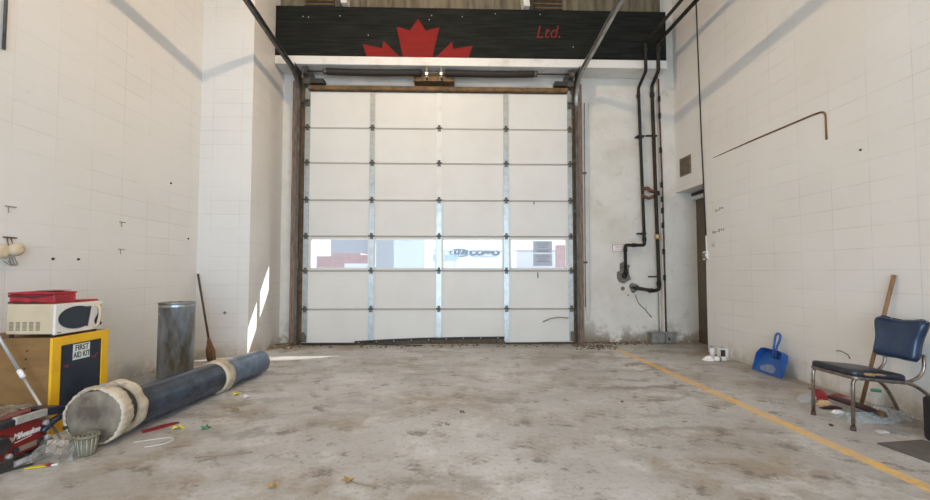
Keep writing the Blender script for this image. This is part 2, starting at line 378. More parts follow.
def textm(txt, name, size, mtx, mat, parent, ext=.001, shear=0, sx=1, bold=0):
    cu = bpy.data.curves.new('t', 'FONT'); cu.body = txt; cu.size = size; cu.extrude = ext; cu.shear = shear
    cu.align_x = 'CENTER'; cu.align_y = 'CENTER'; cu.offset = bold
    to = bpy.data.objects.new('t', cu); sc.collection.objects.link(to); dg = bpy.context.evaluated_depsgraph_get()
    me = bpy.data.meshes.new_from_object(to.evaluated_get(dg)); bpy.data.objects.remove(to)
    m = MB(); m.v = [mtx @ Vector((v.co.x * sx, v.co.y, v.co.z)) for v in me.vertices]; m.f = [list(p.vertices) for p in me.polygons]; m.sm = [False] * len(m.f)
    bpy.data.meshes.remove(me); return m.build(name, mat, parent)
def face_mtx(loc, xdir, ydir):
    x = Vector(xdir).normalized(); y = Vector(ydir).normalized(); z = x.cross(y)
    return Matrix(((x.x, y.x, z.x, loc[0]), (x.y, y.y, z.y, loc[1]), (x.z, y.z, z.z, loc[2]), (0, 0, 0, 1)))

# ------------------------------------------------------------------ room shell
XL, XR, YF, YB, ZC = -3.66, 3.84, 7.45, -4.0, 6.2
O0 = (0, 0, 0)
struct(MB().box(XL - .3, 5.3, YB - .3, YF + .3, -.3, 0).build('floor', 'floor', origin=O0))
struct(MB().box(XL - .3, 5.3, YB - .3, YF + .3, ZC, ZC + .2).build('ceiling', 'ceiling', origin=O0))
struct(MB().box(XL - .3, XL, YB, YF + .3, 0, ZC).build('wall_left', 'block', origin=O0))
struct(MB().box(XL, -2.92, 6.32, YF, 0, ZC).build('wall_pilaster', 'block', origin=O0))
m = MB().box(XR, XR + .34, YB, 6.5, 0, ZC).box(XR, XR + .34, 6.5, YF, 2.56, ZC)
struct(m.build('wall_right', 'block', origin=O0))
m = MB().box(-2.92, -2.62, YF, YF + .3, 0, ZC).box(2.16, 5.3, YF, YF + .3, 0, ZC).box(-2.62, 2.16, YF, YF + .3, 4.3, ZC)
struct(m.build('wall_front', 'plaster', origin=O0))
struct(MB().box(3.58, 4.4, 7.35, YF, 0, ZC).build('wall_chase', 'plaster', origin=O0))
m = MB().box(XL, -2.6, YB - .3, YB, 0, ZC).box(2.8, XR, YB - .3, YB, 0, ZC).box(-2.6, 2.8, YB - .3, YB, 4.2, ZC)
struct(m.build('wall_back', 'block', origin=O0))
# side doorway in the right wall
m = MB().box(XR + .34, 5.3, 6.2, 6.5, 0, ZC); struct(m.build('wall_passage', 'plaster', origin=O0))
d2 = struct(MB().box(4.19, 4.23, 6.5, 7.35, .0, 2.50).build('door_2', 'darkdoor', origin=(4.2, 6.9, 0)))
MB().box(4.183, 4.19, 6.52, 7.34, .02, .22).build('kick_plate', 'kick', d2)
m = MB().box(4.12, 4.19, 6.5, 7.35, 2.44, 2.50).box(4.12, 4.19, 6.5, 6.54, 0, 2.44)
m.build('door_frame', 'lip', d2)
MB().box(4.10, 4.18, 6.52, 7.33, 2.50, 2.55).build('door_closer_rail', 'seal', d2)

# old boards above the header, with pale rafters
struct(MB().box(-2.92, 3.58, 7.25, YF, 5.45, ZC).build('trim_1', 'roofboard', origin=O0))
for i, (x, lab) in enumerate(((-1.83, 'pale timber bracket above the black board, left of the red leaf'), (1.18, 'pale timber bracket above the black board, right of the red leaf'))):
    m = MB().prism([(x - .05, 6.1), (x + .03, 6.1), (x + .09, 5.6), (x - .01, 5.6)], 6.98, 7.24)
    tag(m.build('timber_bracket', 'lip'), lab, 'bracket', 'timber brackets above the header beam')
for x, lab in ((-2.25, 'dark slatted opening above the left end of the black board'), (1.62, 'dark slatted opening above the black board, right of the lettering')):
    r_ = empty('roof_grille', (x, 7.22, 5.6), lab, 'grille', 'openings above the header beam')
    MB().box(x - .24, x + .24, 7.225, 7.25, 5.6, 5.9).build('backing', 'seal', r_)
    m = MB()
    for k in range(4): m.box(x - .24, x + .24, 7.20, 7.225, 5.62 + k * .075, 5.645 + k * .075)
    m.build('slat', 'rust', r_)

# ------------------------------------------------------------------ outdoors seen through the door windows
tag(struct(MB().box(-60, 60, 7.75, 110, -.12, -.02).build('ground_outdoors', 'asphalt', origin=O0)))
wb = empty('white_building', (6, 52, -.02), 'long low white building with a painted oval sign, across the yard', 'building')
MB().box(-4, 21, 52, 62, -.02, 3.70).build('wall', 'whitewall', wb)
MB().box(-4.1, 21.1, 51.9, 62.1, 3.70, 3.82).build('roof_edge', 'paleblue', wb)
FX = lambda x, z, y: face_mtx((x, y, z), (1, 0, 0), (0, 0, 1))
m = MB(); n = 40
ring = [(1.35 * math.cos(2 * math.pi * i / n), .52 * math.sin(2 * math.pi * i / n)) for i in range(n)]
m.prism([(.78 + a * .93, 3.5 + b) for a, b in ring], 51.93, 51.98); so = m.build('sign_oval', 'teal', wb)
MB().prism([(.78 + a * .80 + .1, 3.5 + b * .66) for a, b in ring], 51.90, 51.93).build('sign_oval_inner', 'whitewall', so)
textm('LLG', 'sign_initials', .62, FX(.86, 3.5, 51.87), 'signblack', so, .01, .2, 1.5, .07)
textm('COSSO', 'sign_lettering', .85, FX(3.72, 3.48, 51.93), 'signblack', wb, .02, .15, 1.3, .085)
MB().box(2.3, 5.3, 51.95, 52, 2.98, 3.04).build('sign_underline', 'teal', wb)
MB().box(6.8, 10.5, 51.9, 52, .4, .9).build('low_band', 'paleblue', wb)
aw = empty('blue_awning', (-.6, 44, -.02), 'pale blue flat awning on a post, left of the oval building sign outside', 'awning')
MB().box(-4.6, .45, 43.5, 47, 2.35, 2.95).build('fascia', 'carblue', aw, bevel=.03)
for x in (-4.4, .1): MB().box(x, x + .12, 43.6, 43.72, -.02, 2.35).build('post', 'paleblue', aw)
bb = empty('brick_building', (-7, 36, -.02), 'pink brick building with a stepped parapet, seen through the leftmost door window', 'building')
MB().prism([(-11.2, 0), (-11.2, 2.5), (-9.9, 2.5), (-9.9, 2.75), (-7.6, 2.75), (-7.6, 2.6), (-4.9, 2.6), (-4.9, 0)], 36, 42.5).build('wall', 'brick', bb)
MB().box(-8.9, -6.6, 35.95, 36, 1.55, 1.9).build('pale_band', 'whitewall', bb)
for x in (-7.7, -6.9): MB().box(x, x + .45, 35.94, 36, .5, 1.3).build('window', 'paleblue', bb)
tag(MB().box(-13.4, -8.9, 48, 56, -.02, 5.6).build('grey_warehouse', 'paleblue'), 'pale grey block of a warehouse rising behind the pink brick building', 'building')
um = empty('utility_pole', (-8.9, 42, 0), 'thin leaning utility pole above the pink brick building', 'pole')
MB().cyl((-6.75, 46, 0), (-6.75, 46, 6), .07).build('mast', 'paleblue', um); MB().cyl((-7.9, 46, 4.9), (-6.2, 46, 4.2), .05).build('crossarm', 'ventdark', um)
tr = empty('box_trailer', (-3.2, 22, -.02), 'pale blue-grey box trailer filling the second door window', 'trailer')
MB().box(-4.3, -1.41, 22, 30, .5, 3.4).build('box', 'paleblue', tr, bevel=.04)
for wx in (-4.1, -2.1):
    for wy in (23, 28): MB().cyl((wx, wy, .42), (wx + .35, wy, .42), .44).build('wheel', 'ink', tr)
rs = empty('roadside_sign', (9.4, 36, -.02), 'small pinkish roadside sign outside the rightmost door window', 'sign')
MB().box(8.95, 10.2, 36, 36.1, 1.65, 2.25).build('board', 'brick', rs)
for x in (9.1, 10.0): MB().box(x, x + .08, 36.1, 36.2, -.02, 2.1).build('post', 'paleblue', rs)
tag(MB().box(9.7, 10.7, 40, 41, -.02, 3.7).build('pale_tower', 'brick'), 'narrow pale pink tower behind the roadside sign', 'tower')
# unseen slab added outdoors to narrow the sun strip on the floor
struct(MB().box(-5, 6, 7.75, 9.5, 4.75, 4.9).build('sun_blocker_outdoors', 'plaster', origin=O0))

# ------------------------------------------------------------------ header beam with painted board
hb = empty('header_beam', (.33, 7.05, 4.58), 'black painted header beam with red maple leaf, over the overhead door', 'beam')
MB().box(-2.915, 3.575, 7.05, 7.445, 4.74, 5.58).build('painted_board', 'blackboard', hb, bevel=.006)
MB().box(-2.915, 3.575, 7.04, 7.445, 4.60, 4.74).build('white_lip', 'lip', hb, bevel=.01)
L_ = [[(-.83, 4.742), (-.935, 5.25), (-.715, 5.19), (-.58, 5.39), (-.46, 5.19), (-.23, 5.25), (-.345, 4.742)]]
for s in (1, -1):
    P = [(-.30, 4.742), (-.26, 4.77), (-.02, 5.01), (.0, 4.885), (.32, 4.945), (.255, 4.742)]
    L_.append([((x + .585) * s - .585, z) for x, z in P][::s])
m = MB()
for p in L_: m.prism(p, 7.044, 7.052)
m.build('maple_leaf', 'redpaint', hb)
textm('Ltd.', 'lettering', .30, face_mtx((1.58, 7.046, 5.19), (1, 0, .03), (0, 0, 1)), 'dullred', hb, .002, .25, .92)
for x, z in ((-2.47, 5.4), (-2.38, 5.39), (-1.87, 5.42), (-.36, 5.45), (-.40, 5.38), (-1.4, 5.1), (.15, 5.44), (.7, 5.5), (1.45, 5.5), (2.6, 5.45), (2.0, 4.95)):
    MB().lathe([(0, .009), (.006, .006)], (x, 7.05, z), (0, -1, 0), 8).build('nail_head', 'nail', hb)

# ------------------------------------------------------------------ overhead door
XD0, XD1 = -2.49, 2.03
door = empty('door_1', (-.23, 7.30, 0), kind='structure')
rows = [4.245, 3.627, 3.03, 2.405, 1.80, 1.225, .59, .02]
g = .003
for i in range(7):
    z1, z0 = rows[i] - g, rows[i + 1] + g
    m = MB()
    if i == 4:
        m.box(XD0, XD1, 7.28, 7.33, 1.745, z1).box(XD0, XD1, 7.28, 7.33, z0, 1.262)
        xs = [XD0, -2.36, -1.405, -1.30, -.285, -.17, .835, .965, 1.905, XD1]
        for k in range(0, 10, 2): m.box(xs[k], xs[k + 1], 7.28, 7.33, 1.262, 1.745)
        o = m.build('window_section', 'panel', door, bevel=.004)
        for k in range(1, 9, 2):
            MB().box(xs[k], xs[k + 1], 7.302, 7.308, 1.262, 1.745).build('window_pane', 'glass', o)
            f = MB().box(xs[k], xs[k + 1], 7.27, 7.285, 1.735, 1.75).box(xs[k], xs[k + 1], 7.27, 7.285, 1.257, 1.272)
            f.box(xs[k] - .005, xs[k] + .012, 7.27, 7.285, 1.257, 1.75).box(xs[k + 1] - .012, xs[k + 1] + .005, 7.27, 7.285, 1.257, 1.75).build('window_bead', 'white', o)
    elif i == 6:
        m.prism([(XD0, .035), (-1.6, .035), (-.55, .095), (.86, .105), (.88, .012), (XD1, .05), (XD1, z1), (XD0, z1)], 7.28, 7.33)
        m.build('door_section', 'panel', door, bevel=.004)
    else:
        m.box(XD0, XD1, 7.28, 7.33, z0, z1); m.build('door_section', 'panel', door, bevel=.006)
m = MB()
for z in rows[1:7]: m.box(XD0, XD1, 7.30, 7.325, z - .012, z + .012)
m.build('seam_seal', 'seam', door)
for z in rows[1:7]:
    MB().box(XD0, XD1, 7.272, 7.281, z - .022, z - .004).build('section_rail', 'seam', door)
# vertical stiles
for x0, x1, mt in ((-2.475, -2.40, 'galv'), (-1.40, -1.315, 'galv'), (-.277, -.193, 'lip'), (.852, .937, 'galv'), (1.945, 2.02, 'galv')):
    for i in range(7):
        zb = rows[i + 1] + .012 if i < 6 else (.10 if -1.3 < x0 < .8 else .05)
        mm = 'galv' if (mt == 'galv' or i > 2) else mt
        MB().box(x0, x1, 7.262, 7.281, zb, rows[i] - .012).build('stile', mm, door)
hinge = None
for x in (-2.44, -1.357, -.235, .895, 1.985):
    for z in rows[1:7]:
        if hinge is None:
            m = MB().box(x - .028, x + .028, 7.252, 7.262, z - .055, z - .01).box(x - .022, x + .022, 7.252, 7.262, z + .01, z + .05)
            m.cyl((x - .045, 7.25, z), (x + .045, 7.25, z), .013, 12)
            for dz in (-.04, .035): m.lathe([(0, .007), (.006, .005)], (x, 7.252, z + dz), (0, -1, 0), 8)
            hinge = m.build('hinge', 'darkgalv', door); hx, hz = x, z
        else:
            h = hinge.copy(); sc.collection.objects.link(h); h.parent = door; h.location = hinge.location + Vector((x - hx, 0, z - hz))
# rollers and end brackets at the top corners
for s, x in ((-1, -2.45), (1, 2.0)):
    m = MB().box(x - .05, x + .05, 7.235, 7.262, 3.98, 4.10).box(x - .05, x + .05, 7.20, 7.24, 4.06, 4.075)
    m.cyl((x, 7.225, 4.03), (x + s * .08, 7.225, 4.03), .012, 10); m.build('top_bracket', 'darkgalv', door)
    m = MB().prism([(x - .04, .05), (x + .04, .05), (x + .04, .16), (x, .22), (x - .04, .2)], 7.248, 7.262); m.build('bottom_bracket', 'darkgalv', door)
# seal hanging off the middle of the bottom section
m = MB()
pts = [(-1.62, .035), (-1.1, .062), (-.5, .085), (.2, .095), (.86, .10)]
m.prism([(x, z + .028) for x, z in pts] + [(x, z - .012) for x, z in pts][::-1], 7.262, 7.282); o = m.build('bottom_retainer', 'seal', door)
for k in range(9):
    t = k / 8; x = -1.55 + 2.3 * t; z = .045 + .06 * min(1, t * 1.3)
    MB().lathe([(0, .008), (.005, .006)], (x, 7.262, z), (0, -1, 0), 8).build('rivet', 'nail', o)
MB().tube([(-2.45, 7.25, .02), (-1.7, 7.24, .02), (-1.1, 7.18, .018), (-.5, 7.10, .016)], .014, 8, flat=.6).build('rubber_strip', 'seal', door)
MB().box(XD0, -1.6, 7.275, 7.325, .0, .036).build('rubber_strip', 'seal', door)
MB().box(.88, XD1, 7.268, 7.30, .0, .03).build('rubber_strip', 'seal', door)
MB().tube([(1.50, 7.268, .37), (1.62, 7.262, .42), (1.78, 7.262, .445), (1.93, 7.262, .43)], .008, 8).build('pull_rope', 'twig', door)
m = MB().tube([(1.42, 7.27, 1.19), (1.425, 7.262, 1.10)], .007, 6); m.build('dangling_strap', 'strap', door)
MB().box(1.36, 1.372, 7.262, 7.275, 2.34, 2.385).build('latch_pin', 'strap', door)

tag(MB().prism([(-1.75, .0), (-1.6, .03), (-.9, .07), (-.3, .095), (.3, .10), (.9, .115), (.95, 0)], 7.345, 7.62).build('gap_fill_bank', 'dirt'), 'added bank of brown dirt hiding the bright gap under the lifted middle of the overhead door', 'dirt', kind='stuff')  # brown bank added to hide the bright ground outside
# notices taped on the rightmost pane
for z0, z1, lab, nl in ((1.522, 1.722, 'upper grey notice sheet taped inside the rightmost door window', (.035, .07, .105, .15, .175)), (1.30, 1.508, 'lower grey notice sheet taped inside the rightmost door window', (.04, .075, .11, .135))):
    o = tag(MB().box(1.35, 1.672, 7.288, 7.291, z0, z1).build('paper_notice', 'paper'), lab, 'notice', 'notice sheets on the door window')
    m = MB()
    for k, d in enumerate(nl):
        w_ = .12 - .02 * (k % 3); m.box(1.511 - w_, 1.511 + w_, 7.285, 7.288, z1 - d - .005, z1 - d + .005)
    m.build('printed_lines', 'noticeink', o)

# jambs, top trim
struct(MB().box(-2.72, -2.60, 7.335, 7.46, 0, 4.45).build('trim_2', 'jamb', origin=O0))
struct(MB().box(2.10, 2.22, 7.335, 7.46, 0, 4.45).build('trim_3', 'jamb', origin=O0))
struct(MB().box(-2.60, 2.10, 7.34, 7.46, 4.24, 4.33).build('trim_4', 'plaster', origin=O0))
tag(MB().box(-2.43, 1.95, 7.20, 7.34, 4.255, 4.32).build('header_angle', 'rust', bevel=.004), 'long rusty brown bar running along the top edge of the overhead door', 'bar')

# ------------------------------------------------------------------ door tracks
for s, xt, lab in ((-1, -2.555, 'dark steel track on the left side of the overhead door, curving back overhead'), (1, 2.075, 'steel track on the right side of the overhead door, curving back overhead')):
    t = empty('door_track', (xt, 7.22, 0), lab, 'track', 'tracks of the overhead door')
    yv, zc, rad = 7.2, 4.0, .46
    path = [(yv, .03), (yv, 3.9), (yv, zc)]
    for k in range(1, 13):
        a = math.pi / 2 * k / 12; path.append((yv - rad + rad * math.cos(a), zc + rad * math.sin(a)))
    path += [(yv - rad - .3, zc + rad + .012), (5.2, zc + rad + .11), (2.2, zc + rad + .3)]
    pr = [(-.022, -.042), (.022, -.042), (.022, -.034), (-.014, -.034), (-.014, .034), (.022, .034), (.022, .042), (-.022, .042)]
    if s > 0: pr = [(-a, b) for a, b in pr][::-1]
    MB().sweep(path[:3], pr, xt).build('vertical_channel', 'rail', t)
    MB().sweep(path[2:], pr, xt).build('overhead_channel', 'rail' if s < 0 else 'rail_bright', t)
    # wall angle behind the channel
    xa = xt - s * .0
    m = MB().box(xa - .05, xa - .042, 7.235, 7.335, 0, 4.5).box(xa - .05, xa + .05, 7.325, 7.335, 0, 4.5); m.build('wall_angle', 'rust', t)
    for z in (.5, 1.35, 2.2, 3.05, 3.8):
        MB().box(xa - .045, xa - .005, 7.215, 7.30, z, z + .05).build('jamb_bracket', 'darkgalv', t)
    # flag bracket plate at the curve
    m = MB().prism([(7.33, 3.95), (7.33, 4.72), (7.02, 4.62), (7.02, 4.45), (7.15, 4.3)], xa + s * .022, xa + s * .028, 'x'); m.build('flag_bracket', 'darkgalv', t)
    for y in (2.5, 4.6): MB().box(xa - .015, xa + .015, y - .004, y + .004, zc + rad + .14 + (5.2 - y) * .06, ZC).build('hanger', 'rail', t)

# ------------------------------------------------------------------ torsion spring shaft
sh = empty('torsion_spring_shaft', (-.23, 7.1, 4.33), 'torsion shaft with two long dark springs above the overhead door', 'spring shaft')
YS, ZS = 7.12, 4.515
MB().cyl((-2.44, YS, ZS), (1.98, YS, ZS), .0135, 14).build('shaft', 'rail', sh)
for x0, x1 in ((-2.10, -.52), (-.14, 1.36)):
    pr = [(0, .02), (.01, .055)]
    n = 110
    for k in range(n): pr.append((.015 + (x1 - x0 - .03) * k / n, .060 if k % 2 else .051))
    pr += [(x1 - x0 - .01, .045), (x1 - x0, .02)]
    m = MB().lathe(pr, (x0, YS, ZS), (1, 0, 0), 18)
    for v in m.v: v.z -= .012 * math.sin(math.pi * (v.x - x0) / (x1 - x0))
    m.build('spring', 'spring', sh)
for x in (-2.12, 1.38): MB().lathe([(0, .03), (0, .052), (.05, .052), (.05, .03)], (x - .025, YS, ZS), (1, 0, 0), 18).build('winding_cone', 'darkgalv', sh)
o = MB().box(-.66, .02, 7.18, 7.42, 4.40, 4.54).build('wooden_pad', 'rust', sh, bevel=.005)
for x in (-.44, -.20):
    m = MB().box(x - .012, x + .012, 7.06, 7.19, 4.41, 4.58).box(x - .03, x + .03, 7.165, 7.18, 4.40, 4.58)
    m.lathe([(0, .018), (.012, .018)], (x, 7.165, 4.44), (0, -1, 0), 6); m.build('center_bracket', 'darkgalv', sh)
    MB().box(x - .02, x + .02, 7.05, 7.06, 4.45, 4.49).build('bracket_tag', 'nail', sh)
for x in (-2.44, 1.98):
    MB().lathe([(0, .03), (0, .075), (.012, .075), (.015, .058), (.055, .062), (.06, .085), (.075, .085), (.075, .03)], (x - .04, YS, ZS), (1, 0, 0), 24).build('cable_drum', 'rail', sh)
    MB().box(x - .06, x + .06, 7.19, 7.42, 4.34, 4.56).build('end_bearing_pad', 'darkgalv', sh)
for x, s in ((-2.27, 1), (1.83, 1)):
    MB().box(x - .11, x + .11, 7.17, 7.34, 4.345, 4.42).build('stop_block', 'seal', sh)

# hanging chain on the right of the door
ch = empty('pull_chain', (2.3, 7.3, .35), 'thin grey pull chain hanging in a loop right of the overhead door', 'chain')
MB().tube([(2.29, 7.42, 4.15), (2.27, 7.42, .6)], .007, 8).build('fixed_rod', 'ebox', ch)
MB().tube([(2.36, 7.40, 4.15), (2.352, 7.40, .75), (2.335, 7.40, .45), (2.305, 7.40, .36), (2.28, 7.40, .45), (2.28, 7.40, .75)], .005, 8, .03).build('loop', 'whitecord', ch)
for z in (1.35, 2.9): MB().box(2.25, 2.31, 7.40, 7.45, z, z + .03).build('clip', 'darkgalv', ch)

# ------------------------------------------------------------------ pipes on the front wall
def cuff(m, p, d, r, l=.05): m.lathe([(-l / 2, r * .9), (-l / 2, r * 1.3), (l / 2, r * 1.3), (l / 2, r * .9)], p, d, 14); return m
pa = empty('black_pipe', (3.2, 7.36, 1.1), 'left black pipe, ending in a grey mortar patch under the small sign', 'pipe')
MB().tube([(3.24, 2.5, 5.02), (3.18, 6.96, 5.0), (3.18, 6.96, 4.52), (3.225, 7.36, 4.40), (3.285, 7.36, 1.66), (2.95, 7.36, 1.66), (2.95, 7.36, 1.15)], .026, 14, .035).build('pipe_run', 'blackpipe', pa)
for p, d in (((3.18, 6.96, 4.88), (0, 0, 1)), ((3.222, 7.36, 4.26), (0, 0, 1)), ((3.283, 7.36, 1.76), (0, 0, 1)), ((3.10, 7.36, 1.66), (1, 0, 0)), ((2.95, 7.36, 1.58), (0, 0, 1)), ((2.95, 7.36, 1.2), (0, 0, 1)), ((3.201, 5.4, 5.007), (0, 1, 0))): cuff(MB(), p, d, .026, .06).build('coupling', 'blackpipe', pa)
for z in (3.55, 1.86): MB().box(3.18, 3.31, 7.33, 7.449, z - .012, z + .012).build('pipe_clamp', 'blackpipe', pa)
MB().prism([(2.83, 1.10), (2.86, 1.03), (2.95, 1.0), (3.02, 1.05), (3.07, 1.07), (3.04, 1.16), (3.03, 1.25), (3.06, 1.32), (2.99, 1.33), (2.94, 1.38), (2.88, 1.34), (2.88, 1.22), (2.83, 1.2)], 7.425, 7.452).build('mortar_patch', 'mortar', pa, bevel=.006)
MB().lathe([(0, .05), (.03, .05), (.05, .03)], (2.95, 7.43, 1.14), (0, -1, 0), 14).build('flange', 'blackpipe', pa)
pb = empty('black_pipe', (3.5, 7.30, .85), 'right black pipe, turning left low down into a wall socket', 'pipe')
MB().tube([(3.46, 2.5, 5.02), (3.39, 6.96, 5.0), (3.39, 6.96, 4.52), (3.44, 7.31, 4.42), (3.50, 7.31, .90), (3.40, 7.31, .88), (3.12, 7.36, .93), (3.08, 7.42, .93)], .030, 14, .04).build('pipe_run', 'blackpipe', pb)
for p, d in (((3.39, 6.96, 4.88), (0, 0, 1)), ((3.443, 7.31, 4.26), (0, 0, 1)), ((3.497, 7.31, 1.0), (0, 0, 1)), ((3.36, 7.32, .885), (1, 0, 0)), ((3.5, 7.31, 2.55), (0, 0, 1))): cuff(MB(), p, d, .030, .07).build('coupling', 'blackpipe', pb)
MB().lathe([(0, .075), (.02, .08), (.06, .06), (.08, .035)], (3.12, 7.45, .93), (0, -1, 0), 14, wob=lambda k, i, a: 1 + .2 * math.sin(3 * a + k)).build('wall_socket', 'mortar', pb)
MB().lathe([(-.04, .03), (-.04, .045), (.04, .045), (.04, .03)], (3.487, 7.31, 1.80), (0, 0, 1), 14).build('brass_union', 'brass', pb)
for z in (3.55, 1.12): MB().box(3.33, 3.52, 7.31, 7.349, z - .012, z + .012).build('pipe_clamp', 'blackpipe', pb)
MB().tube([(3.25, 7.34, 2.62), (3.33, 7.30, 2.64), (3.38, 7.30, 2.58), (3.46, 7.30, 2.58)], .03, 10, .03).tube([(3.24, 7.35, 2.52), (3.36, 7.32, 2.46), (3.44, 7.30, 2.50)], .026, 10, .03).build('cross_fitting', 'copper', pb)
pc = empty('thin_conduit', (3.60, 7.33, .18), 'thin rusty conduit with couplings at the wall corner, running down to a grey box', 'conduit')
MB().tube([(3.565, 7.33, 4.55), (3.60, 7.33, 2.5), (3.615, 7.33, .19)], .014, 10).build('conduit_run', 'copper', pc)
for z in (4.2, 3.9, 3.3, 2.7, 2.45, 2.25, 2.0, 1.55, 1.1): cuff(MB(), (3.57 + .045 * (4.5 - z) / 4.3, 7.33, z), (0, 0, 1), .017, .09).build('coupling', 'blackpipe', pc)
MB().tube([(3.52, 7.38, .85), (3.52, 7.38, .19)], .011, 8).build('short_stub', 'ebox', pc)
eb = empty('floor_junction_box', (3.53, 7.36, 0), 'small grey junction box on the floor at the foot of the conduit', 'box')
MB().box(3.34, 3.57, 7.27, 7.44, 0.01, .17).box(3.57, 3.74, 7.24, 7.345, 0.01, .17).build('housing', 'ebox', eb, bevel=.008)
MB().box(3.33, 3.75, 7.235, 7.345, .17, .185).build('lid', 'ebox', eb)
MB().lathe([(0, .022), (.004, .022)], (3.62, 7.24, .08), (0, -1, 0), 12).build('knockout', 'seal', eb)
tag(MB().tube([(3.14, 7.44, .80), (3.20, 7.44, .66), (3.32, 7.44, .54), (3.42, 7.44, .42)], .009, 8).build('loose_cable', 'ebox'), 'thin loose cable drooping down the wall under the wall socket', 'cable')
for x, z, r, lab in ((2.93, .915, .036, 'dark round hole filled in under the mortar patch'), (3.02, .80, .014, 'tiny dark drill hole below the filled round hole')):
    tag(MB().lathe([(0, r), (.008, r * .9)], (x, 7.45, z), (0, -1, 0), 16).build('hole_plug', 'mortar'), lab, 'hole')
sg = empty('warning_sign', (2.885, 7.44, 1.56), 'small white sign with red border and printing, beside the black pipe elbow', 'sign')
MB().box(2.755, 3.01, 7.438, 7.45, 1.55, 1.67).build('plate', 'white', sg)
m = MB().box(2.755, 3.01, 7.435, 7.438, 1.663, 1.67).box(2.755, 3.01, 7.435, 7.438, 1.55, 1.557).box(2.755, 2.762, 7.435, 7.438, 1.55, 1.67).box(3.003, 3.01, 7.435, 7.438, 1.55, 1.67)
m.build('border', 'redink', sg)
textm('NOTICE', 'upper_lettering', .042, FX(2.885, 1.63, 7.436), 'redink', sg, .0008)
textm('GAS SHUT', 'lower_lettering', .036, FX(2.885, 1.588, 7.436), 'redink', sg, .0008)

# ------------------------------------------------------------------ right wall fixtures
v_ = empty('wall_vent', (3.83, 7.0, 2.8), 'square brown vent plate high on the right wall above the side doorway', 'vent')
MB().box(3.825, 3.84, 6.845, 7.175, 2.80, 3.10).build('plate', 'vent', v_)
m = MB()
for k in range(9): m.box(3.819, 3.825, 6.87, 7.15, 2.825 + k * .029, 2.833 + k * .029)
m.build('louvre', 'ventdark', v_)
tag(MB().tube([(3.838, 6.25, 2.885), (3.838, 5.3, 2.885), (3.838, 4.45, 2.875), (3.838, 4.312, 2.86), (3.838, 4.312, 2.56)], [.004] + [.011] * 18, 8, .09).build('rusty_wall_groove', 'rust'), 'thin rusty groove bending down in a hook across the right wall', 'groove')
c_ = empty('wall_conduit', (3.83, 6.5, 1.5), 'thin dark conduit running down the right wall beside the doorway', 'conduit')
MB().tube([(3.83, 6.60, 6.15), (3.83, 6.57, 4.8), (3.83, 6.53, 3.3), (3.83, 6.47, 1.75)], .010, 8).build('conduit_run', 'seal', c_)
MB().tube([(3.832, 6.47, 1.76), (3.832, 6.465, 1.5)], .008, 8).build('white_tail', 'white', c_)
s_ = empty('light_switch', (3.82, 6.44, 1.36), 'cluttered white switch box on the right wall at the end of the dark conduit', 'switch')
MB().box(3.79, 3.84, 6.43, 6.50, 1.38, 1.51).build('box', 'white', s_, bevel=.005)
MB().box(3.782, 3.79, 6.45, 6.475, 1.42, 1.47).build('toggle', 'vent', s_)
m = MB()
for k in range(3): m.tube([(3.80, 6.43 + .02 * k, 1.50), (3.77, 6.42 + .03 * k, 1.45), (3.80, 6.40 + .03 * k, 1.38)], .007, 6)
m.build('loose_wires', 'vent', s_)
o = tag(MB().box(3.834, 3.84, 6.27, 6.40, 1.57, 1.71).build('cover_plate', 'block'), 'flat white blank cover plate on the right wall above the switch box', 'cover plate')
m = MB()
for y, z, l in ((6.15, 2.10, .10), (6.19, 1.79, .15)):
    for k in range(6): m.box(3.8385, 3.8395, y - l + k * l / 3, y - l + k * l / 3 + l * .2, z + .012 * (k % 2) - .02 * k / 3, z + .026 + .01 * (k % 3) - .02 * k / 3)
tag(m.build('pencil_note', 'ebox'), 'faint handwritten pencil marks on the right wall near the switch', 'writing')
tag(MB().lathe([(0, .012), (.01, .008)], (3.84, 3.95, 2.35), (-1, 0, 0), 10).build('wall_bolt', 'seal'), 'small dark bolt head alone on the right wall beyond the groove', 'bolt')
# scratches over the chair seat
m = MB().tube([(3.838, 4.29, .41), (3.838, 4.25, .42), (3.838, 4.20, .41), (3.838, 4.16, .395), (3.838, 4.14, .36)], .004, 6)
tag(m.build('wall_scratch', 'seal'), 'short dark scratch on the right wall left of the leaning handle', 'scratch')

# ------------------------------------------------------------------ left wall fixtures
b_ = empty('wall_buzzer', (-3.6, 3.68, 1.3), 'round cream buzzer with loose wires on the left wall above the microwave', 'buzzer')
MB().lathe([(0, .035), (.02, .05), (.05, .055), (.075, .045), (.09, .02)], (-3.66, 3.70, 1.385), (1, -.1, 0), 20).build('dome', 'beige', b_)
MB().lathe([(0, .055), (.03, .055), (.035, .03)], (-3.66, 3.625, 1.365), (1, -.1, 0), 20).build('bracket_disc', 'beige', b_)
m = MB()
for k in range(3): m.tube([(-3.60, 3.62 + .02 * k, 1.34), (-3.59, 3.63 + .03 * k, 1.28 - .01 * k), (-3.61, 3.66 + .02 * k, 1.25), (-3.62, 3.60 + .04 * k, 1.29)], .004, 6)
m.build('loose_wires', 'ebox', b_)
m = MB().tube([(-3.655, 3.66, 1.48), (-3.64, 3.655, 1.43), (-3.63, 3.66, 1.40)], .004, 6).tube([(-3.655, 3.69, 1.48), (-3.64, 3.695, 1.43), (-3.63, 3.69, 1.40)], .004, 6).box(-3.66, -3.652, 3.63, 3.74, 1.478, 1.49)
m.build('hanger', 'rust', b_)
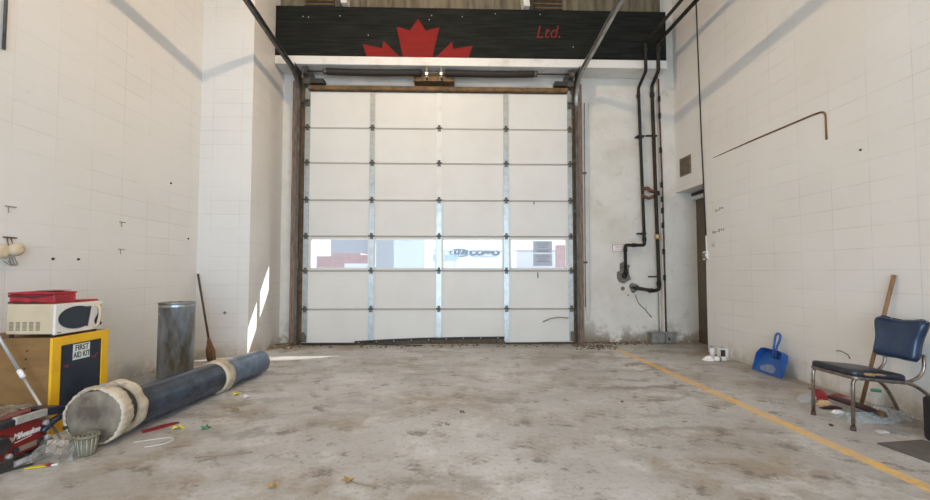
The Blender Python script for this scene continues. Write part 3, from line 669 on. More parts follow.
for (y, z), lab in (((3.68, 1.74), 'thin T-shaped nail hook on the left wall above the buzzer'), ((4.90, 1.75), 'upper one of two small hooks midway along the left wall'), ((4.90, 1.45), 'lower one of two small hooks midway along the left wall')):
    tag(MB().box(-3.66, -3.652, y - .045, y + .045, z - .003, z + .003).tube([(-3.655, y - .02, z), (-3.65, y - .02, z - .055)], .0025, 6).build('wall_hook', 'vent'), lab, 'hook', 'small hooks on the left wall')
for (y, z), lab in (((4.08, 1.32), 'dark bolt on the left wall, near one over the microwave'), ((4.35, 1.325), 'dark bolt on the left wall with pale ring, over the first aid cabinet'), ((5.70, 2.35), 'lone dark bolt high on the left wall towards the corner'), ((6.1, 1.66), 'small rusty bolt in the left wall close to the corner')):
    tag(MB().lathe([(0, .014), (.012, .009)], (-3.66, y, z), (1, 0, 0), 10).build('wall_bolt', 'seal'), lab, 'bolt', 'bolts in the left wall')
tag(MB().tube([(-3.64, 3.55, 3.0), (-3.64, 3.55, 6.2)], .012, 8).build('vertical_conduit', 'darkgalv'), 'thin dark vertical conduit at the far left edge of the left wall', 'conduit')
tag(MB().lathe([(0, .022), (.01, .018)], (-3.25, 6.32, .62), (0, -1, 0), 12).build('wall_plug', 'ebox'), 'small grey plug in the pilaster face beside the broom', 'plug')
tag(MB().lathe([(0, .02), (.02, .014)], (-2.75, 7.45, 1.58), (0, -1, 0), 10).build('wall_bolt', 'seal'), 'dark anchor bolt in the narrow wall strip left of the overhead door', 'bolt')

# ------------------------------------------------------------------ first aid cabinet
cb = empty('first_aid_cabinet', (-3.28, 3.56, 0), 'yellow and plywood floor cabinet with dark panel and first aid lettering', 'cabinet')
MB().box(-3.62, -2.965, 3.315, 3.83, 0, .712).build('body', 'ply', cb, bevel=.004)
y0, y1 = 3.31, 3.835
m = MB().box(-2.965, -2.945, y0, 3.385, 0, .711).box(-2.965, -2.945, 3.765, y1, 0, .711).box(-2.965, -2.945, 3.385, 3.765, .645, .711).box(-2.965, -2.945, 3.385, 3.765, 0, .13)
m.build('front_frame', 'yellow', cb, bevel=.003)
MB().box(-2.965, -2.953, 3.385, 3.765, .13, .645).build('front_panel', 'navy', cb)
s = MB().box(-2.953, -2.949, 3.495, 3.648, .515, .635).build('label_plate', 'signw', cb)
textm('FIRST', 'lettering', .062, face_mtx((-2.948, 3.572, .603), (0, 1, 0), (0, 0, 1)), 'ink', s, .0008, 0, .85, .001)
textm('AID KIT', 'lettering', .062, face_mtx((-2.948, 3.572, .548), (0, 1, 0), (0, 0, 1)), 'ink', s, .0008, 0, .72, .001)
for z in (.62, .56, .49): MB().lathe([(0, .007), (.004, .007)], (-3.13 - (.62 - z) * .1, 3.315, z), (0, -1, 0), 10).build('screw_hole', 'seal', cb)
m = MB().tube([(-2.951, 3.42, .48), (-2.951, 3.45, .49), (-2.951, 3.46, .475), (-2.951, 3.44, .47)], .002, 6).tube([(-2.951, 3.66, .52), (-2.951, 3.70, .50), (-2.951, 3.71, .52), (-2.951, 3.735, .53)], .002, 6)
m.build('red_scrawl', 'redink', cb)

# ------------------------------------------------------------------ microwave
mw = empty('microwave_oven', (-3.14, 3.57, .72), 'old beige microwave oven with an oval dark window, on the first aid cabinet', 'microwave')
MB().box(-3.32, -2.985, 3.345, 3.785, .735, .96).build('casing', 'beige', mw, bevel=.008)
MB().box(-2.985, -2.965, 3.345, 3.785, .728, .957).build('front', 'mwhite', mw, bevel=.007)
pts = []
for k in range(33):
    a = R(62) + (2 * math.pi - R(124)) * k / 32; pts.append((3.535 + .165 * math.cos(a), .845 + .088 * math.sin(a)))
pts = [(3.640, .765), (3.668, .925)] and [(p[0], p[1]) for p in pts]
MB().prism([(3.665, .922)] + pts + [(3.635, .762)], -2.9655, -2.961, 'x').build('door_window', 'smoke', mw)
MB().prism([(3.70, .80), (3.715, .765), (3.76, .758), (3.765, .925), (3.73, .925), (3.735, .86)], -2.966, -2.961, 'x').build('control_panel', 'smoke', mw)
for k in range(4): MB().box(-2.961, -2.9585, 3.742, 3.752, .79 + k * .03, .80 + k * .03).build('button', 'mwhite', mw)
MB().tube([(-2.965, 3.70, .925), (-2.935, 3.712, .92), (-2.93, 3.718, .85), (-2.935, 3.70, .76), (-2.965, 3.685, .752)], .011, 10, .03).build('door_handle', 'beige', mw)
MB().lathe([(0, .016), (.012, .015)], (-2.962, 3.745, .775), (1, 0, 0), 16).build('dial', 'smoke', mw)
m = MB()
for gx in range(5):
    for k in range(7): m.box(-3.295 + gx * .048, -3.265 + gx * .048, 3.343, 3.346, .765 + k * .0095, .770 + k * .0095)
m.build('vent_slots', 'grille', mw)
for x in (-3.30, -3.0):
    for y in (3.37, 3.75): MB().cyl((x, y, .712), (x, y, .737), .014, 10).build('foot', 'seal', mw)
MB().box(-2.9655, -2.9635, 3.365, 3.40, .741, .747).build('badge', 'ink', mw)

# ------------------------------------------------------------------ red pouch + folder on the microwave
rp = empty('red_vinyl_case', (-3.17, 3.47, .96), 'boxy red vinyl case with a sagging dark opening, on top of the microwave', 'case')
m = MB(); NX, NY = 14, 8
m.box(-3.335, -3.0, 3.372, 3.565, .961, 1.035)
o = m.build('body', 'redvinyl', rp, bevel=.012)
m = MB().prism([(-3.34, 1.033), (-3.34, 1.046), (-3.16, 1.056), (-2.998, 1.046), (-2.998, 1.033)], 3.365, 3.57); m.build('lid', 'redvinyl', rp, bevel=.004)
m = MB().prism([(-3.335, 1.03), (-3.15, 1.024), (-3.01, 1.03), (-3.02, 1.02), (-3.10, 1.012), (-3.16, .998), (-3.22, 1.008), (-3.335, 1.012)], 3.366, 3.373); m.build('dark_fold', 'darkred', rp)
m = MB().prism([(-3.335, .975), (-3.28, .985), (-3.2, .972), (-3.15, .982), (-3.06, .968), (-3.06, .962), (-3.335, .962)], 3.366, 3.373); m.build('dark_fold', 'darkred', rp)
rf = tag(MB().box(-3.12, -2.99, 3.60, 3.765, .9605, .975).build('red_folder', 'redvinyl', bevel=.003), 'thin dark red folder lying behind the red case on the microwave', 'folder')
tag(MB().box(-3.16, -3.02, 3.39, 3.54, 1.057, 1.061).build('card_sheet', 'pinkcard'), 'faded pink card sheet lying on the red case', 'paper')

# ------------------------------------------------------------------ jobsite radio / light unit
def RX(x): return x
jr = empty('red_jobsite_charger', (-2.82, 2.85, 0), 'red and black jobsite charger unit with grey guard bars, on the floor by the cabinet', 'charger')
xf = -2.715
m = MB().prism([(2.52, .06), (2.98, .05), (3.02, .10), (3.02, .21), (2.96, .25), (2.52, .30)], -2.93, xf, 'x'); m.build('housing', 'toolred', jr, bevel=.012)
m = MB().prism([(2.50, .30), (2.80, .295), (2.80, .255), (2.50, .255)], -2.95, xf + .03, 'x'); m.build('upper_shell', 'toolblack', jr, bevel=.01)
m = MB().prism([(2.50, .0), (2.80, .0), (2.80, .065), (2.50, .075)], -2.95, xf + .03, 'x'); m.build('lower_shell', 'toolblack', jr, bevel=.01)
MB().prism([(2.79, .258), (2.79, .305), (3.0, .298), (3.0, .252)], xf + .005, xf + .035, 'x').build('upper_guard_bar', 'toolgrey', jr, bevel=.006)
MB().tube([(xf + .03, 2.79, .02), (xf + .03, 3.04, .02)], .019, 12).build('lower_guard_bar', 'toolgrey', jr)
m = MB().prism([(2.985, .30), (2.985, .25), (3.10, .228), (3.16, .245), (3.17, .265), (3.10, .288)], -2.86, xf + .02, 'x'); m.build('corner_bumper', 'navyplastic', jr, bevel=.01)
m = MB().tube([(xf, 3.00, .14), (xf + .01, 3.04, .18), (xf + .01, 3.09, .20), (xf, 3.13, .20)], .022, 12, .03); m.build('side_handle', 'navyplastic', jr)
m = MB().prism([(3.02, .0), (3.08, .0), (3.09, .05), (3.05, .10), (3.02, .10)], -2.9, xf + .02, 'x'); m.build('lower_bumper', 'toolblack', jr, bevel=.008)
for y, z in ((3.015, .20), (3.02, .15), (3.03, .10), (2.78, .17), (2.78, .075)):
    MB().lathe([(0, .018), (.018, .018), (.024, .010)], (xf, y, z), (1, 0, 0), 14).build('knob', 'toolgrey', jr)
MB().lathe([(0, .055), (.03, .055), (.045, .045)], (xf - .01, 2.72, .16), (1, 0, 0), 20).build('speaker_ring', 'toolblack', jr)
MB().box(xf, xf + .004, 2.845, 2.965, .075, .108).build('display', 'lcd', jr)
for y in (2.825, 2.985): MB().lathe([(0, .018), (.012, .017)], (xf, y, .092), (1, 0, 0), 16).build('control_knob', 'toolblack', jr)
textm('Milwaukee', 'lettering', .052, face_mtx((xf + .002, 2.895, .175), (0, 1, 0), (0, 0, 1)), 'white', jr, .0015, .35, .78, .0012)
MB().prism([(2.82, .138), (2.93, .148), (2.93, .152), (2.82, .143)], xf, xf + .003, 'x').build('lettering_swash', 'white', jr)
MB().box(-2.93, -2.75, 2.60, 2.96, .29, .312).build('top_tray', 'dustyred', jr, bevel=.006)

def crumple(name, mat, cx, cy, z0, rx, ry, h, label, cat, nx=14, rz=0, seed=1, amp=.5, parent=None, sub=1):
    rd = random.Random(seed); vs = []; fs = []
    for j in range(nx):
        for i in range(nx):
            u = i / (nx - 1) * 2 - 1; v = j / (nx - 1) * 2 - 1
            d = max(0, 1 - (u * u + v * v) * .55) ; z = z0 + h * d * (1 - amp * rd.random())
            if i in (0, nx - 1) or j in (0, nx - 1): z = z0 + .002
            x = u * rx * (1 + .2 * rd.uniform(-1, 1)) ; y = v * ry * (1 + .2 * rd.uniform(-1, 1))
            vs.append((cx + x * math.cos(rz) - y * math.sin(rz), cy + x * math.sin(rz) + y * math.cos(rz), z))
    for j in range(nx - 1):
        for i in range(nx - 1): fs.append((j * nx + i, j * nx + i + 1, (j + 1) * nx + i + 1, (j + 1) * nx + i))
    m = MB().add(vs, fs, False); o = m.build(name, mat, parent, solid=.0015)
    if label: tag(o, label, cat)
    return o
crumple('plastic_wrap', 'film2', -2.84, 2.88, .318, .085, .12, .035, 'crumpled clear wrapping lying on top of the red charger unit', 'plastic wrap', seed=5)
tag(MB().tube([(-2.98, 3.26, .01), (-2.90, 3.20, .008), (-2.80, 3.17, .008), (-2.68, 3.10, .008), (-2.64, 2.98, .008), (-2.60, 2.84, .008), (-2.68, 2.74, .008), (-2.74, 2.60, .008)], .007, 8, .05).build('power_cord', 'cord'), 'black power cord curling over the floor in front of the red charger', 'cord')
tag(MB().tube([(-3.60, 3.24, .02), (-3.50, 3.29, .22), (-3.38, 3.30, .25), (-3.25, 3.30, .215), (-3.11, 3.28, .185), (-3.02, 3.24, .10), (-2.99, 3.22, .01)], .006, 8, .04).build('hanging_cable', 'cord'), 'thin black cable slung across the plywood side of the cabinet', 'cable')
# pole
pl = empty('aluminium_pole', (-2.775, 3.215, 0), 'pale aluminium pole leaning in front of the plywood cabinet side', 'pole')
A, B = Vector((-2.775, 3.215, .015)), Vector((-3.645, 3.19, 1.42))
J = A.lerp(B, .31)
MB().cyl(A, J, .009, 12).build('lower_tube', 'alu', pl); MB().cyl(J, B, .011, 12).build('upper_tube', 'alu', pl)
MB().lathe([(0, .011), (.005, .016), (.06, .016), (.065, .011)], J, B - A, 14).build('joint_collar', 'white', pl)

# bag with pale card box, and the ribbed cup
bg_ = empty('clear_bag', (-2.58, 3.02, 0), 'dusty clear plastic bag holding a pale card, between charger and ribbed cup', 'bag')
m = MB().ell((-2.565, 2.965, .075), (.11, .09, .078), 22, 12, .09)
for v in m.v: v.z = max(.002, v.z)
m.build('film', 'film3', bg_, smooth=False)
M1 = Matrix.Translation((-2.57, 2.93, .03)) @ Matrix.Rotation(R(-8), 4, 'Z') @ Matrix.Rotation(R(-10), 4, 'X')
MB().box(-.06, .06, -.005, .03, 0, .08).xf(M1).build('card_insert', 'pinkpaper', bg_)
crumple('bag_skirt', 'film3', -2.56, 2.95, .002, .14, .11, .13, None, None, seed=11, parent=bg_)
cp = empty('ribbed_cup', (-2.43, 3.02, 0), 'ribbed clear plastic cup standing before the dusty duct end', 'cup')
def wobc(k, i, a): return 1 + .045 * (1 if i % 4 < 2 else -1)
MB().lathe([(0, .045), (.006, .048), (.115, .060)], (-2.41, 2.985, .002), (0, 0, 1), 64, cap1=False, wob=wobc).build('cup_wall', 'cupplastic', cp, solid=.002)
MB().lathe([(0, .058), (0, .069), (.016, .070), (.016, .060)], (-2.41, 2.985, .117), (0, 0, 1), 40, False, False).build('rim', 'cupplastic', cp, solid=.002)
M['rib'] = pm('cup_rib', (.36, .34, .27), .5)
m = MB()
for k in range(14):
    a = 2 * math.pi * k / 14; m.tube([(-2.41 + .046 * math.cos(a), 2.985 + .046 * math.sin(a), .008), (-2.41 + .061 * math.cos(a), 2.985 + .061 * math.sin(a), .115)], .0035, 6)
m.build('rib', 'rib', cp)

# ------------------------------------------------------------------ long duct lying on the floor
A = Vector((-2.475, 3.30, .165)); B = Vector((-2.30, 5.28, .138)); D = (B - A).normalized(); LEN = (B - A).length
du = empty('wrapped_duct', (-2.38, 4.3, 0), 'long blue-grey duct lying on the floor, its near end capped in beige canvas', 'duct')
def along(s): return A + D * s
# near cap bends slightly towards the room
C0 = Vector((-2.475, 3.11, .200)); CD = Vector((-.05, 1, -.02)).normalized()
pl_ = lambda k, i, a: 1 + .020 * abs(math.sin(a * 10)) + .02 * math.sin(a * 5 + k * .6) + .010 * math.sin(a * 31 + k)
MB().lathe([(0, .02), (-.006, .08), (-.004, .14), (.006, .180)], C0, CD, 52, False, False, wob=lambda k, i, a: 1 + (.02 * math.sin(3 * a) + .01 * math.sin(7 * a + 1)) * (k > 1)).lathe([(0, .001), (0, .02)], C0, CD, 52, False, False).build('dusty_cap', 'capdust', du)
MB().lathe([(.002, .178), (-.004, .186), (.004, .196), (.03, .200), (.07, .200), (.10, .196), (.13, .180), (.14, .160)], C0, CD, 180, False, False, wob=pl_).build('canvas_rim', 'canvas', du)
for a, s in ((.9, .02), (2.3, .03), (-.35, .0), (4.0, .02)):
    q = CD.to_track_quat('Z', 'Y'); p = C0 + q @ Vector((.188 * math.cos(a), .188 * math.sin(a), s))
    MB().ell(p, (.016, .012, .014), 10, 6).build('lace_hole', 'seal', du)
MB().lathe([(.125, .150), (.13, .166), (.20, .164), (.205, .150)], C0, CD, 40, False, False).build('strap', 'strap', du)
def flare(k, i, a):  # cloth skirt, longer near the floor and the top
    return 1 + (.05 * math.sin(4 * a + .6) + .03 * math.sin(9 * a)) * (k / 4)
MB().lathe([(.195, .150), (.205, .182), (.235, .200), (.265, .192), (.30, .172), (.315, .155)], C0, CD, 60, False, False, wob=flare).build('canvas_collar', 'canvas', du, solid=.004)
# buckle and printed label on the collar
q = CD.to_track_quat('Z', 'Y')
lab_p = C0 + q @ Vector((.19 * math.cos(.62), .19 * math.sin(.62), .20))
m = MB().tube([C0 + q @ Vector((.196 * math.cos(a), .196 * math.sin(a), .14 + .04 * t)) for t, a in ((0, 1.45), (.5, 1.2), (1, .95), (1.5, .75), (2, .6))], .014, 8, flat=.5); m.build('side_tape', 'bluelabel', du)
m = MB().tube([C0 + q @ Vector((.19 * math.cos(a), .19 * math.sin(a), .19 + .04 * t)) for t, a in ((0, 1.9), (.5, 1.7), (1, 1.5))], .022, 10, flat=.6); m.build('knot', 'canvas', du)
# dark sleeve with a dent, coupling, pipe
def dent(k, i, a):
    return 1 - .16 * max(0, math.cos(a - 0.2)) ** 3 * math.exp(-((k - 5) / 2.2) ** 2)
pr = [(.05 + 1.13 * t / 18, .152 - .008 * t / 18) for t in range(19)]
MB().lathe(pr, A + Vector((0, 0, .0)), D, 48, wob=dent).build('dark_sleeve', 'blackduct', du)
MB().lathe([(1.12, .140), (1.13, .156), (1.155, .166), (1.175, .156), (1.20, .168), (1.24, .168), (1.26, .156), (1.275, .142)], A, D, 60, False, False, wob=lambda k, i, a: 1 + .012 * math.sin(11 * a + k * 2)).build('coupling_band', 'canvas', du)
pr = [(1.20, .132), (1.26, .134)] + [(1.26 + (LEN - 1.26) * t / 8, .134) for t in range(1, 9)] + [(LEN + .012, .128), (LEN + .014, .11)]
MB().lathe(pr, A, D, 40).build('pipe', 'blueduct', du)
o = textm('XTR', 'stamped_letters', .05, face_mtx(C0 + q @ Vector((.197 * math.cos(.7), .197 * math.sin(.7), .25)), (.55, .75, -.35), (-.4, .2, 1)), 'ink', du, .001)

# upright drum
dr = empty('steel_drum', (-3.08, 4.97, 0), 'upright tall grey steel drum with brown stains, standing by the left wall', 'drum')
MB().lathe([(0, .171), (.01, .175), (.845, .175), (.852, .180), (.862, .180), (.866, .173), (.862, .167), (.80, .166), (.05, .166), (.045, .0)], (-3.08, 4.97, 0), (0, 0, 1), 56, cap1=False).build('shell', 'steelpipe', dr)
MB().lathe([(0, .167), (.004, .167)], (-3.08, 4.97, .70), (0, 0, 1), 40).build('inner_disc', 'drumin', dr)
MB().lathe([(0, .177), (.012, .179), (.024, .177)], (-3.08, 4.97, .815), (0, 0, 1), 56, False, False).build('rolled_bead', 'galv', dr)
MB().lathe([(0, .02), (.012, .016)], (-3.176, 4.827, .74), (-.55, -.8, 0), 14).build('bung', 'galv', dr)

# broom in the corner
bm = empty('worn_broom', (-3.24, 5.98, 0), 'worn straw broom leaning in the left corner beside the pilaster', 'broom')
a, b = Vector((-3.30, 6.03, .26)), Vector((-3.62, 6.285, 1.17))
MB().cyl(a, b, .014, 12).build('handle', 'darkwood', bm)
m = MB(); base = Vector((-3.235, 5.975, .0))
for k in range(46):
    u = random.uniform(-1, 1); v = random.uniform(-1, 1)
    t0 = a + Vector((u * .016, v * .016, .0)); t1 = base + Vector((u * .055, v * .03, random.uniform(0, .03)))
    mid = t0.lerp(t1, .5) + Vector((u * .018, v * .012, 0)); m.tube([t0, mid, t1], [.006, .007, .004], 5)
m.build('bristles', 'bristle', bm)
MB().lathe([(0, .026), (.03, .029), (.09, .016)], a - (b - a).normalized() * .04, b - a, 12).build('binding', 'bristle', bm)

# ------------------------------------------------------------------ blue dustpan
dp = empty('blue_dustpan', (3.72, 5.05, 0), 'blue metal dustpan standing on its lip against the right wall', 'dustpan')
# local frame: u along wall (towards camera), w up the pan, lean
P0 = Vector((3.66, 5.05, .012)); U = Vector((-.02, -1, 0)).normalized(); Wv = Vector((.36, 0, .93)).normalized(); Nv = U.cross(Wv).normalized()
if Nv.x > 0: Nv = -Nv
def pp(u, w_, n=0): return P0 + U * u + Wv * w_ + Nv * n
outl = [(-.24, .0), (.235, .0), (.255, .02), (.25, .20), (.235, .265), (.17, .285), (-.05, .285), (-.11, .27), (-.16, .20)]
m = MB(); n = len(outl)
m.add([pp(u, w_) for u, w_ in outl] + [pp(u, w_, -.006) for u, w_ in outl], [tuple(range(n)), tuple(range(n, 2 * n))[::-1]] + [(i, (i + 1) % n, n + (i + 1) % n, n + i) for i in range(n)])
m.build('pan', 'bluepan', dp)
m = MB()
rim = outl[1:]
for i in range(len(rim) - 0):
    a_ = rim[i]; b_2 = (rim + [outl[0]])[i + 1] if i + 1 < len(rim) + 1 else None
    if b_2 is None: break
    hA = .075 * min(1, a_[1] / .2); hB = .075 * min(1, b_2[1] / .2)
    m.add([pp(*a_), pp(*b_2), pp(b_2[0], b_2[1], hB), pp(a_[0], a_[1], hA)], [(0, 1, 2, 3)])
m.build('raised_rim', 'bluepan', dp, solid=.005)
m = MB().tube([pp(.10, .20, .015), pp(.095, .30, .045), pp(.10, .36, .05), pp(.115, .42, .055), pp(.105, .475, .06), pp(.06, .49, .065), pp(.035, .46, .06), pp(.04, .40, .055), pp(.05, .34, .05), pp(.055, .28, .04), pp(.05, .20, .015)], .012, 10, .03)
m.build('handle', 'bluepan', dp)
m = MB().add([pp(u, w_, .003) for u, w_ in ((-.10, .03), (.0, .02), (.12, .03), (.13, .09), (.05, .12), (-.04, .10), (-.12, .07))], [tuple(range(7))]); m.build('dust_patch', 'pandust', dp)

# cans at the wall end
cn = empty('spray_can', (3.70, 6.06, 0), 'white aerosol can with dark cap, standing by the right wall end', 'can')
MB().lathe([(0, .028), (.004, .032), (.12, .032), (.13, .026)], (3.66, 6.10, 0), (0, 0, 1), 20).build('body', 'white', cn); MB().cyl((3.66, 6.10, .13), (3.66, 6.10, .155), .022, 16).build('cap', 'ebox', cn)
cn = empty('paint_tin', (3.75, 6.02, 0), 'small square tin with dark printed label beside the standing aerosol can', 'tin')
MB().box(3.715, 3.825, 5.985, 6.08, 0, .135).build('body', 'white', cn, bevel=.006); MB().box(3.712, 3.775, 5.981, 5.986, .015, .12).build('label_patch', 'strap', cn); MB().cyl((3.77, 6.03, .135), (3.77, 6.03, .15), .018, 12).build('lid', 'galv', cn)
cn = empty('fallen_can', (3.58, 5.82, 0), 'white aerosol can lying on its side in front of the square tin', 'can')
MB().lathe([(0, .02), (.01, .032), (.15, .032), (.16, .022)], (3.50, 5.80, .034), (1, -.05, 0), 20).build('body', 'white', cn); MB().lathe([(0, .022), (.035, .022)], (3.665, 5.79, .034), (1, -.05, 0), 16).build('cap', 'beige', cn)
MB().lathe([(0, .0325), (.03, .0325)], (3.56, 5.797, .034), (1, -.05, 0), 20, False, False).build('label_band', 'ebox', cn)
crumple('white_rag', 'white', 3.47, 5.86, .001, .07, .05, .07, 'crumpled white rag on the floor against the fallen can', 'rag', seed=3)

# ------------------------------------------------------------------ chair
c = empty('vintage_chair', (3.4, 3.42, 0), 'vintage chrome chair with blue vinyl back and torn dark seat, by the right wall', 'chair')
def rrect(x0, x1, y0, y1, r=.04, n=5):
    o = []
    for cx, cy, a0 in ((x1 - r, y0 + r, -90), (x1 - r, y1 - r, 0), (x0 + r, y1 - r, 90), (x0 + r, y0 + r, 180)):
        for k in range(n + 1):
            a = R(a0 + 90 * k / n); o.append((cx + r * math.cos(a), cy + r * math.sin(a)))
    return o
YN, YFa = 3.265, 3.655
def tilt(m, start=0):  # seat slopes down to the back
    for v in m.v[start:]: v.z -= (v.x - 3.0) * .10
    return m
sx0, sx1 = 3.025, 3.475
ol = rrect(sx0, sx1, YN - .015, YFa + .005, .06)
cx_, cy_ = (sx0 + sx1) / 2, (YN + YFa) / 2
m = MB(); n = len(ol); prof = [(.970, .405), (1.0, .412), (1.0, .440), (.985, .452), (.93, .460), (.6, .467), (.2, .469)]
vs = [(cx_ + (x - cx_) * k, cy_ + (y - cy_) * k, z) for k, z in prof for x, y in ol]
fs = [(j * n + i, j * n + (i + 1) % n, (j + 1) * n + (i + 1) % n, (j + 1) * n + i) for j in range(len(prof) - 1) for i in range(n)]
m.add(vs, fs + [tuple(range(n))[::-1], tuple(range((len(prof) - 1) * n, len(prof) * n))], True); tilt(m).build('seat', 'vinylseat', c)
m = MB(); band = [(x, y) for x, y in rrect(sx0 - .006, sx1 + .006, YN - .021, YFa + .011, .062)]
n = len(band); m.add([(x, y, z) for z in (.388, .412) for x, y in band], [(i, (i + 1) % n, n + (i + 1) % n, n + i) for i in range(n)] + [tuple(range(n))[::-1], tuple(range(n, 2 * n))], False)
tilt(m).build('seat_band', 'chrome', c, bevel=.004)
m = MB().ell((3.16, YN - .014, .437), (.05, .008, .012), 14, 8, .2).ell((3.24, YN - .006, .443), (.05, .022, .010), 12, 8, .15); tilt(m).build('torn_edge', 'foam', c)
for y, nm in ((YN + .005, 0), (YFa - .02, 1)):
    MB().tube([(3.035, y, .008), (3.045, y, .395), (3.16, y, .385), (3.36, y, .37), (3.52, y, .345), (3.66, y, .24), (3.73, y, .12), (3.775, y, .008)], .0135, 12, .075).build('leg', 'chrome', c)
    for x in (3.035, 3.775): MB().lathe([(0, .019), (.03, .017)], (x, y, 0), (0, 0, 1), 14).build('leg_tip', 'rubber', c)
    yb = y + (.03 if nm == 0 else -.03)
    MB().tube([(3.25, yb, .375), (3.54, yb, .35), (3.64, yb, .42), (3.645, yb, .56)], .0125, 12, .07).build('back_support', 'chrome', c)
MB().tube([(3.36, YN + .005, .355), (3.36, YFa - .02, .355)], .011, 10).build('cross_brace', 'chrome', c)
# backrest: wavy outline extruded along x, slightly curved
def bo(t0=0):
    P = []
    cz, hz, hy = .665, .160, .20
    key = [(-1, .92), (-.93, .99), (-.75, 1.03), (-.4, .95), (0, .91), (.4, .95), (.75, 1.03), (.93, .99), (1, .92), (1.0, .7), (.93, .4), (.86, .05), (.84, -.3), (.86, -.7), (.84, -.9), (.78, -.98), (.4, -1.0), (0, -.98), (-.4, -1.0), (-.78, -.98), (-.84, -.9), (-.86, -.7), (-.84, -.3), (-.86, .05), (-.93, .4), (-1.0, .7)]
    return [((YN + YFa) / 2 - .01 + a * hy, cz + b * hz) for a, b in key]
bo_ = bo(); n = len(bo_); cyb = sum(p[0] for p in bo_) / n; czb = .665
def bx(y, z, off): return 3.615 + off + (z - .66) * .22 + .25 * ((y - cyb) ** 2) * -1.2
m = MB(); prof = [(-.055, .3), (-.053, .7), (-.046, .90), (-.030, .98), (.0, 1.0), (.028, .985), (.038, .9)]
vs = [(bx(cyb + (y - cyb) * k, czb + (z - czb) * k, off), cyb + (y - cyb) * k, czb + (z - czb) * k) for off, k in prof for y, z in bo_]
m.add(vs, [(j * n + i, j * n + (i + 1) % n, (j + 1) * n + (i + 1) % n, (j + 1) * n + i) for j in range(len(prof) - 1) for i in range(n)] + [tuple(range(n))[::-1], tuple(range((len(prof) - 1) * n, len(prof) * n))], True)
m.build('backrest', 'vinyl', c, sub=1)
m = MB().tube([(bx(y, z, .002), y, z) for y, z in bo_ + [bo_[0]]], .0045, 6); m.build('piping', 'vinylseat', c)
rd = random.Random(4)
m = MB()
for k in range(26):
    y, z = rd.choice(bo_[:14]); m.ell((bx(y, z, .0) + rd.uniform(-.012, .02), y + rd.uniform(-.008, .008), z + rd.uniform(-.01, .006)), (.004, .004, .003), 6, 4)
m.build('paint_speck', 'lip', c)

tag(MB().cyl((3.665, 3.86, .015), (3.822, 3.67, 1.175), .0155, 14).build('wooden_handle', 'wood'), 'bare wooden handle leaning on the right wall behind the chair', 'handle')
# black case and mat at the right edge
bc_ = empty('black_case', (3.5, 3.15, 0), 'black hard case standing upright at the right edge, beside the chair', 'case')
MB().box(3.37, 3.66, 2.72, 3.09, .0, .315).build('shell', 'blackcase', bc_, bevel=.03); MB().box(3.362, 3.37, 2.80, 3.0, .12, .2).build('latch', 'seal', bc_)
MB().tube([(3.44, 2.9, .31), (3.45, 2.9, .35), (3.58, 2.9, .35), (3.59, 2.9, .31)], .009, 8, .02).build('handle', 'blackcase', bc_)
m = MB().add([(2.96, 3.01, .002), (3.34, 3.06, .002), (3.40, 2.62, .002), (3.02, 2.50, .002), (2.96, 3.01, .010), (3.34, 3.06, .010), (3.40, 2.62, .010), (3.02, 2.50, .010)], [(0, 1, 2, 3), (7, 6, 5, 4), (0, 4, 5, 1), (1, 5, 6, 2), (2, 6, 7, 3), (3, 7, 4, 0)])
tag(m.build('floor_mat', 'mat'), 'thin grey rubber mat lying on the floor in front of the black case', 'mat')

# ------------------------------------------------------------------ litter under the chair
bt = empty('clear_bottle', (3.21, 3.93, 0), 'clear crushed plastic bottle lying left of the red lid', 'bottle')
MB().lathe([(0, .02), (.01, .042), (.06, .046), (.09, .040), (.12, .044), (.15, .02)], (3.16, 3.93, .045), (1, .2, 0), 18, wob=lambda k, i, a: 1 + .08 * math.sin(3 * a + k)).build('body', 'bottle', bt)
MB().lathe([(0, .016), (.02, .016)], (3.308, 3.96, .045), (1, .2, 0), 14).build('cap', 'white', bt)
M2 = Matrix.Translation((3.39, 3.98, .055)) @ Matrix.Rotation(R(55), 4, 'X')
rl = tag(MB().lathe([(0, .062), (.012, .065), (.014, .055), (.006, .05)], (0, 0, 0), (0, 0, 1), 28).xf(M2).build('red_plastic_disc', 'redlid'), 'round red plastic lid tipped on edge behind the front chair leg', 'plastic disc')
crumple('brown_wrapper', 'cardboard', 3.34, 3.87, .001, .07, .05, .06, 'crumpled tan wrapper leaning below the red lid', 'wrapper', nx=7, seed=8)
crumple('foil_scrap', 'leather', 3.33, 3.79, .001, .09, .03, .03, 'dark crumpled scrap on the floor under the tan wrapper', 'scrap', nx=6, seed=9)
m = MB(); vs = []
sole = [(0, .02), (.03, .05), (.12, .062), (.24, .055), (.34, .045), (.40, .02)]
br = empty('brown_leather_roll', (3.49, 3.73, 0), 'long dark brown leather piece lying in plastic under the chair', 'leather piece')
MB().tube([(3.47, 4.0, .05), (3.47, 3.93, .055), (3.48, 3.78, .055), (3.49, 3.62, .05), (3.49, 3.50, .04)], [.015, .036, .042, .038, .026], 14, flat=.6).build('body', 'leather', br)
MB().lathe([(0, .03), (.03, .032), (.05, .02)], (3.49, 3.52, .042), (0, -1, -.1), 14).build('stained_end', 'rust', br)
crumple('clear_plastic_sheet', 'film', 3.38, 3.52, .001, .18, .12, .05, 'crumpled clear plastic sheet between the chair legs, nearest the camera', 'plastic sheet', seed=21, nx=16)
crumple('clear_plastic_sheet', 'film', 3.66, 3.60, .001, .14, .15, .06, 'crumpled clear plastic sheet beside the rear chair legs, nearest the wall', 'plastic sheet', seed=22, nx=16)
crumple('pale_paper', 'white', 3.27, 3.66, .001, .05, .035, .04, 'small crumpled white paper at the tip of the brown leather piece', 'paper', nx=6, seed=30)
